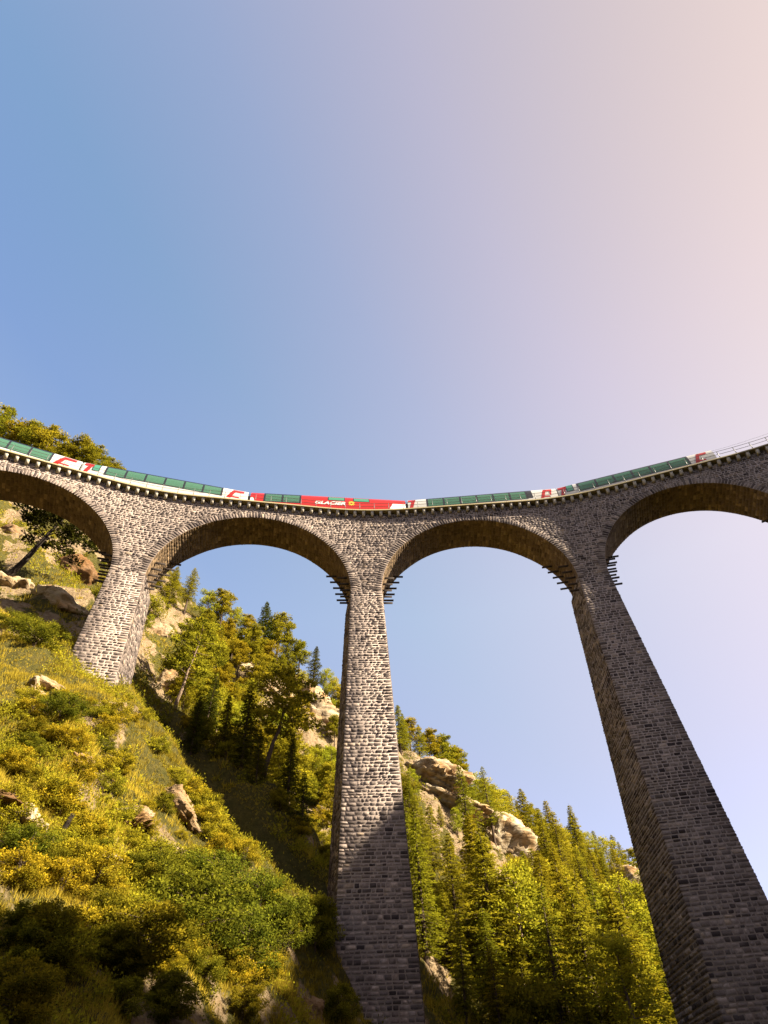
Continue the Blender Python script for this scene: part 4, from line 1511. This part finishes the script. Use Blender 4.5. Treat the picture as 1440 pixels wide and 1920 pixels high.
def herbs(n, rg, near, far, size, leaves, power, leaf):
    x, y, z = pick(n, rg, near, far, power, 0.2)
    keep = (N3.fbm(x * 0.16 + 9, y * 0.16 + 2, 3) + rg.normal(0, 0.25, n)) > -0.1
    x, y, z = x[keep], y[keep], z[keep]
    n = len(x)
    sz = size * rg.uniform(0.5, 1.3, n)
    u = rg.normal(size=(n * leaves, 3))
    u /= np.linalg.norm(u, axis=1)[:, None]
    u[:, 2] = np.abs(u[:, 2]) * np.repeat(rg.uniform(0.5, 1.5, n), leaves)
    rr = np.repeat(sz, leaves) * rg.random(n * leaves) ** 0.5
    c = np.stack([np.repeat(x, leaves), np.repeat(y, leaves), np.repeat(z, leaves)], -1) + u * rr[:, None]
    sc_ = np.repeat(sz / size, leaves)
    v, q = cards(c, u + rg.normal(0, 0.5, u.shape), leaf * sc_ * rg.uniform(0.6, 1.4, len(c)), leaf * 0.5 * sc_ * rg.uniform(0.6, 1.4, len(c)), rg)
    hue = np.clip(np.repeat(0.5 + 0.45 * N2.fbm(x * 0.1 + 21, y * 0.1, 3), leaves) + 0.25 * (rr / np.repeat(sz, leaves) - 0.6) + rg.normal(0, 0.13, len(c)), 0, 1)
    return v, q, np.repeat(hue, 4)


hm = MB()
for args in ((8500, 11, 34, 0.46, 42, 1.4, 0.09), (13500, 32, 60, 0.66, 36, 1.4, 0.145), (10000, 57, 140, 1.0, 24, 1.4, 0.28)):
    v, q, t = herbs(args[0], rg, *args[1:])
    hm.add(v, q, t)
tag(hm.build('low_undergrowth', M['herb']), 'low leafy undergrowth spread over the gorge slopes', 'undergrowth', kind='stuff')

# ------------------------------------------------------------------ trees one by one
# the ones that stand out
plant_b = lambda kind, px, py, Y, h, label, **kw: plant(kind, *(lambda p: (p[0], p[1]))(at(px, py, further(Y))), h, label, **kw)
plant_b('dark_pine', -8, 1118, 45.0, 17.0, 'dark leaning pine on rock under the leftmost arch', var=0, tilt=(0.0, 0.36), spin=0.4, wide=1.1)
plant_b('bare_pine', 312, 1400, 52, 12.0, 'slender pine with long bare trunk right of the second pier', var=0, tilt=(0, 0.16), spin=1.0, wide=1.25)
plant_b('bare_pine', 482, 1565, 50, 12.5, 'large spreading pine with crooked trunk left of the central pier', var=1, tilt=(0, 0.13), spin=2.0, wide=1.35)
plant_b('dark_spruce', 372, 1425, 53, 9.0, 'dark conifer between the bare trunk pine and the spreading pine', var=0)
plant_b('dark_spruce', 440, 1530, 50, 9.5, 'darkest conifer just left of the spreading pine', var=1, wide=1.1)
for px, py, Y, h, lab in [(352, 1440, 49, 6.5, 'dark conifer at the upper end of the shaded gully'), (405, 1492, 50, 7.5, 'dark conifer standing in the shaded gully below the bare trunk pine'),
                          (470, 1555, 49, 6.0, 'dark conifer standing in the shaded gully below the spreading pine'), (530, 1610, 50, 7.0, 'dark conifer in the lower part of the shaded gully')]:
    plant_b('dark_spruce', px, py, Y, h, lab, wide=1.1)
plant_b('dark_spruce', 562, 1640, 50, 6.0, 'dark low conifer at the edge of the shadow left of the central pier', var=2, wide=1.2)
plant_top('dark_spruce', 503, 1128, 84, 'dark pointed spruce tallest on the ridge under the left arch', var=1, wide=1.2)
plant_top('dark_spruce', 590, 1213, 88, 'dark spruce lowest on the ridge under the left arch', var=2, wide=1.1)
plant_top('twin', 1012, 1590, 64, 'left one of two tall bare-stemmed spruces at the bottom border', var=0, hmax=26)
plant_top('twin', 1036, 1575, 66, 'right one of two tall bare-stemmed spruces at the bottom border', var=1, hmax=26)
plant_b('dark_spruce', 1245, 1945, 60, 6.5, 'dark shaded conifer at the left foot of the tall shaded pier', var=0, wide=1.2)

for i, (px, py, k) in enumerate([(308, 1030, 'spruce'), (335, 1062, 'spruce'), (366, 1066, 'thin_spruce'), (398, 1105, 'larch'), (425, 1108, 'pine'), (448, 1135, 'larch'), (470, 1150, 'pine'), (528, 1150, 'pine'),
                                 (545, 1172, 'spruce'), (563, 1200, 'pine'), (612, 1252, 'larch'), (628, 1268, 'larch'), (285, 1075, 'pine'), (645, 1300, 'pine')]):
    plant_top(k, px, py, 74 + (px - 300) * 0.05, 'yellow-green tree on the ridge seen through the left arch', 'ridge trees seen through the left arch', wide=1.15, hmin=6, hmax=15)
for i, (px, py, k) in enumerate([(746, 1322, 'spruce'), (766, 1345, 'pine'), (800, 1366, 'pine'), (822, 1378, 'pine'), (836, 1388, 'spruce'), (755, 1338, 'spruce'), (782, 1358, 'spruce'), (812, 1372, 'spruce'), (845, 1398, 'pine'), (873, 1432, 'spruce'), (852, 1405, 'pine'), (866, 1425, 'spruce'), (886, 1445, 'larch'), (905, 1456, 'larch'),
                                 (924, 1470, 'larch'), (941, 1478, 'larch'), (953, 1482, 'spruce'), (968, 1498, 'spruce'), (985, 1508, 'pine'), (1004, 1522, 'spruce'), (1021, 1536, 'spruce'), (1040, 1546, 'larch'),
                                 (1058, 1552, 'larch'), (1077, 1552, 'larch'), (1092, 1556, 'larch'), (1108, 1558, 'spruce'), (1126, 1566, 'larch'), (1145, 1566, 'spruce'), (1160, 1578, 'spruce'), (1176, 1588, 'pine'), (1192, 1600, 'spruce')]):
    plant_top(k, px, py, 97 + max(0, px - 745) * 0.19, 'small tree on the falling skyline between the central and the tall shaded pier', 'skyline trees right of the central pier', wide=1.25, hmin=7, hmax=15)
for i, (px, py, k) in enumerate([(-40, 715, 'pine'), (8, 733, 'pine'), (30, 765, 'spruce'), (52, 795, 'pine'), (78, 803, 'pine'), (106, 803, 'pine'), (128, 830, 'pine'), (150, 828, 'spruce'), (166, 826, 'pine'), (186, 842, 'pine'), (204, 852, 'spruce'), (218, 868, 'pine')]):
    plant_top(k, px, py, 80 + i * 0.4, 'bushy pine on the hilltop behind the left end of the train', 'hilltop pines behind the train', wide=1.3, hmin=8, hmax=22)

taken = []


def free(x, y, gap):
    for a, b in taken:
        if (a - x) ** 2 + (b - y) ** 2 < gap * gap: return False
    taken.append((x, y))
    return True


CLEAR = [(505, 1305, 40, 22), (592, 1345, 34, 60), (808, 1440, 48, 34), (850, 1492, 55, 26), (935, 1605, 34, 46), (905, 1548, 34, 16), (970, 1588, 34, 18), (1178, 1665, 36, 26), (455, 1262, 26, 16)]


def to_px(p):
    rel = np.asarray(p, float) - np.array([0, 0, CAMZ])
    dp = rel @ _fw
    return 720 + PPX + FPX * (rel @ _r) / dp, 960 + PPY - FPX * (rel @ _u) / dp


def hides_rock(x, y, h):
    z = float(ground_z(x, y))
    for f in (0.35, 0.75):
        px, py = to_px((x, y, z + h * f))
        for a, b, w, hh in CLEAR:
            if abs(px - a) < w * 0.75 and abs(py - b) < hh * 0.75: return True
    return False


def fill(n, px_rng, y_rng, kinds, h_rng, gap, label, group, wide=1.0, cond=None, tries=6000):
    k = 0
    for _ in range(tries):
        if k >= n: break
        Y = further(y_rng[0] + (y_rng[1] - y_rng[0]) * rnd.random() ** 0.85)
        px = rnd.uniform(*px_rng)
        x = float(ray(px, 1700)[0] * Y)
        z = float(ground_z(x, Y))
        h = rnd.uniform(*h_rng)
        qx, qy = to_px((x, Y, z))
        if not (px_rng[0] - 40 < qx < px_rng[1] + 40) or qy > 2080: continue
        if cond and not cond(qx, qy, Y): continue
        if hides_rock(x, Y, h) or not free(x, Y, gap): continue
        kd = rnd.choice(kinds)
        plant(kd, x, Y, h, label(kd, *to_px((x, Y, z + h * 0.6))) if callable(label) else label, group, wide=wide * rnd.uniform(0.9, 1.15))
        k += 1
    return k


def line_right(qx): return np.interp(qx, [745, 800, 900, 1000, 1100, 1200, 1300], [1420, 1470, 1540, 1600, 1625, 1665, 1730])
def line_left(qx): return np.interp(qx, [240, 320, 420, 520, 620, 700], [1120, 1150, 1200, 1245, 1330, 1400])


KIND = {'spruce': 'conical spruce', 'thin_spruce': 'slender bare-stemmed spruce', 'pine': 'round pine', 'larch': 'bright larch', 'bush': 'green bush', 'yellow_bush': 'yellowish bush'}


def forest_label(kd, qx, qy):
    col_ = 'beside the central pier' if qx < 900 else 'between the two tall piers' if qx < 1060 else 'beside the tall shaded pier'
    row_ = 'near the skyline' if qy < 1640 else 'halfway down' if qy < 1780 else 'at the bottom border'
    return KIND[kd] + ' of the right-hand forest, ' + col_ + ', ' + row_


def hill_label(kd, qx, qy):
    col_ = 'next to the second pier' if qx < 380 else 'midway between the piers' if qx < 510 else 'next to the central pier'
    row_ = 'up near the ridge' if qy < 1280 else 'at cliff height' if qy < 1450 else 'down by the dark gully'
    return KIND[kd] + ' ' + col_ + ', ' + row_


n1 = fill(125, (770, 1290), (50, 150), ['spruce', 'spruce', 'spruce', 'thin_spruce', 'spruce', 'spruce', 'larch'], (6.5, 15.5), 2.6, forest_label, 'forest conifers right of the central pier',
          wide=1.2, cond=lambda qx, qy, Y: qy > line_right(qx) + 22)
n2 = fill(16, (800, 1260), (50, 70), ['spruce', 'bush', 'spruce'], (4, 8), 2.5, 'low tree at the lower edge of the forest right of the central pier', 'low trees at the forest edge')
n3 = fill(46, (250, 640), (54, 92), ['pine', 'pine', 'larch', 'spruce', 'pine'], (5, 9), 2.6, hill_label, 'small trees on the hillside between the piers',
          wide=1.15, cond=lambda qx, qy, Y: line_left(qx) + 12 < qy < gully(qx))
n4 = fill(34, (-60, 240), (44, 84), ['larch', 'yellow_bush', 'yellow_bush', 'bush'], (1.8, 4.5), 1.9, 'small tree or bush on the slope seen through the leftmost arch', 'small trees seen through the leftmost arch', cond=lambda qx, qy, Y: 930 < qy < 1180 and not (40 < qx < 190 and 1050 < qy < 1150))
n5 = fill(36, (250, 660), (46, 90), ['yellow_bush', 'bush', 'yellow_bush'], (1.6, 3.0), 1.6, 'shrub on the hillside between the second and the central pier', 'shrubs on the hillside between the piers',
          cond=lambda qx, qy, Y: line_left(qx) + 15 < qy < gully(qx))
n6 = fill(40, (745, 1200), (84, 150), ['pine', 'larch', 'bush', 'yellow_bush', 'spruce'], (3.0, 6.5), 2.4, lambda kd, qx, qy: 'small ' + forest_label(kd, qx, qy).replace('of the right-hand forest', 'on the open slope'), 'small growth below the skyline',
          wide=1.2, cond=lambda qx, qy, Y: line_right(qx) + 4 < qy < line_right(qx) + 110)
n7 = fill(46, (240, 700), (56, 98), ['larch', 'pine', 'yellow_bush', 'bush'], (2.5, 5.0), 2.0, lambda kd, qx, qy: 'little ' + hill_label(kd, qx, qy), 'little growth on the hillside left of the central pier',
          wide=1.2, cond=lambda qx, qy, Y: line_left(qx) + 6 < qy < gully(qx))
n8 = fill(18, (255, 400), (54, 78), ['larch', 'pine', 'spruce', 'pine'], (4.0, 7.5), 1.9, hill_label, 'small trees on the hillside between the piers', wide=1.2, cond=lambda qx, qy, Y: line_left(qx) + 6 < qy < gully(qx))
# shrubs of the near slope
def near_shrub(px, py, h, kind, label, group=None, wide=1.0):
    Y = on_ground(px, py, 30)
    p = at(px, py, Y)
    plant(kind, p[0], p[1], h, label, group, wide=wide)


near_shrub(345, 1790, 3.3, 'green_bush', 'large dense green shrub, its top in sun, in the lower left foreground', wide=1.35)
near_shrub(450, 1850, 3.0, 'green_bush', 'large half shaded shrub left of the central pier foot', wide=1.3)
near_shrub(400, 1720, 3.0, 'green_bush', 'fresh green leafy shrub uphill of the large dense green shrub', wide=1.4)
near_shrub(300, 1700, 2.4, 'green_bush', 'rounded fresh green shrub left of the green shrub mass', wide=1.4)
near_shrub(480, 1760, 2.8, 'green_bush', 'fresh green shrub right of the green shrub mass, near the gully', wide=1.3)
near_shrub(250, 1850, 2.4, 'bush', 'dark shaded shrub below the large green shrub', wide=1.3)
near_shrub(535, 1790, 3.0, 'green_bush', 'bright twiggy shrub on the edge of the near slope', wide=1.0)
near_shrub(590, 1800, 3.4, 'bush', 'tall yellow-green shrub touching the left side of the central pier', wide=0.9)
near_shrub(640, 1935, 2.0, 'bush', 'small dark shrub at the front foot of the central pier', wide=1.1)
near_shrub(60, 1215, 2.8, 'green_bush', 'green shrub on the slope left of the second pier', wide=1.5)
near_shrub(20, 1190, 2.2, 'green_bush', 'fresh green shrub at the left border near the leaning pine', wide=1.6)
near_shrub(105, 1370, 2.0, 'green_bush', 'rounded green shrub in the turf below the second pier', wide=1.5)
near_shrub(55, 1385, 1.4, 'bush', 'dark green shrub beside the rounded green shrub', wide=1.4)
near_shrub(20, 1640, 1.6, 'green_bush', 'green shrub under the bright cream rock shelf', wide=1.6)
for i, (px, py) in enumerate([(270, 1340), (300, 1400), (330, 1460), (355, 1500), (390, 1545), (420, 1570), (455, 1620), (500, 1670), (540, 1720), (570, 1750)]):
    near_shrub(px, py + 14, rnd.uniform(1.0, 1.9), rnd.choice(['bush', 'yellow_bush']), 'light shrub on the crest between the near slope and the dark gully', 'shrubs along the crest of the near slope', wide=1.1)
for i in range(150):
    px, py = rnd.uniform(0, 520), rnd.uniform(1240, 1860)
    if py < 1290 + max(0, px - 230) * 1.25: continue
    kd = rnd.choice(['yellow_bush', 'yellow_bush', 'yellow_bush', 'bush'])
    where = ('by the left border' if px < 170 else 'in the middle of the near slope' if px < 340 else 'towards the crest of the near slope') + (', near the second pier' if py < 1420 else ', at mid height' if py < 1640 else ', low down')
    near_shrub(px, py, rnd.uniform(0.5, 1.7), kd, ('yellowish' if kd == 'yellow_bush' else 'green') + ' low shrub ' + where, 'low shrubs of the near slope', wide=1.25)
for i in range(16):
    px, py = rnd.uniform(0, 560), rnd.uniform(1800, 1935)
    near_shrub(px, py, rnd.uniform(0.9, 1.7), 'bush', 'shrub in deep shade at the bottom border', 'shaded shrubs at the bottom border', wide=1.3)
print('trees', n1, n2, n3, n4, n5)
# a weathered stump beside the cream shelf
Y = on_ground(102, 1590, 20)
p = at(102, 1590, Y)
tb = MB()
tb.tube([(-0.25, 0, -0.4), (0.0, 0, 0.35), (0.18, 0.05, 0.95), (0.3, 0.05, 1.35)], [0.15, 0.13, 0.11, 0.09], 8)
o = tb.build('tree_stump', M['dark_bark'], None, loc=p)
tag(o, 'leaning broken tree stump right of the bright cream rock shelf', 'stump')
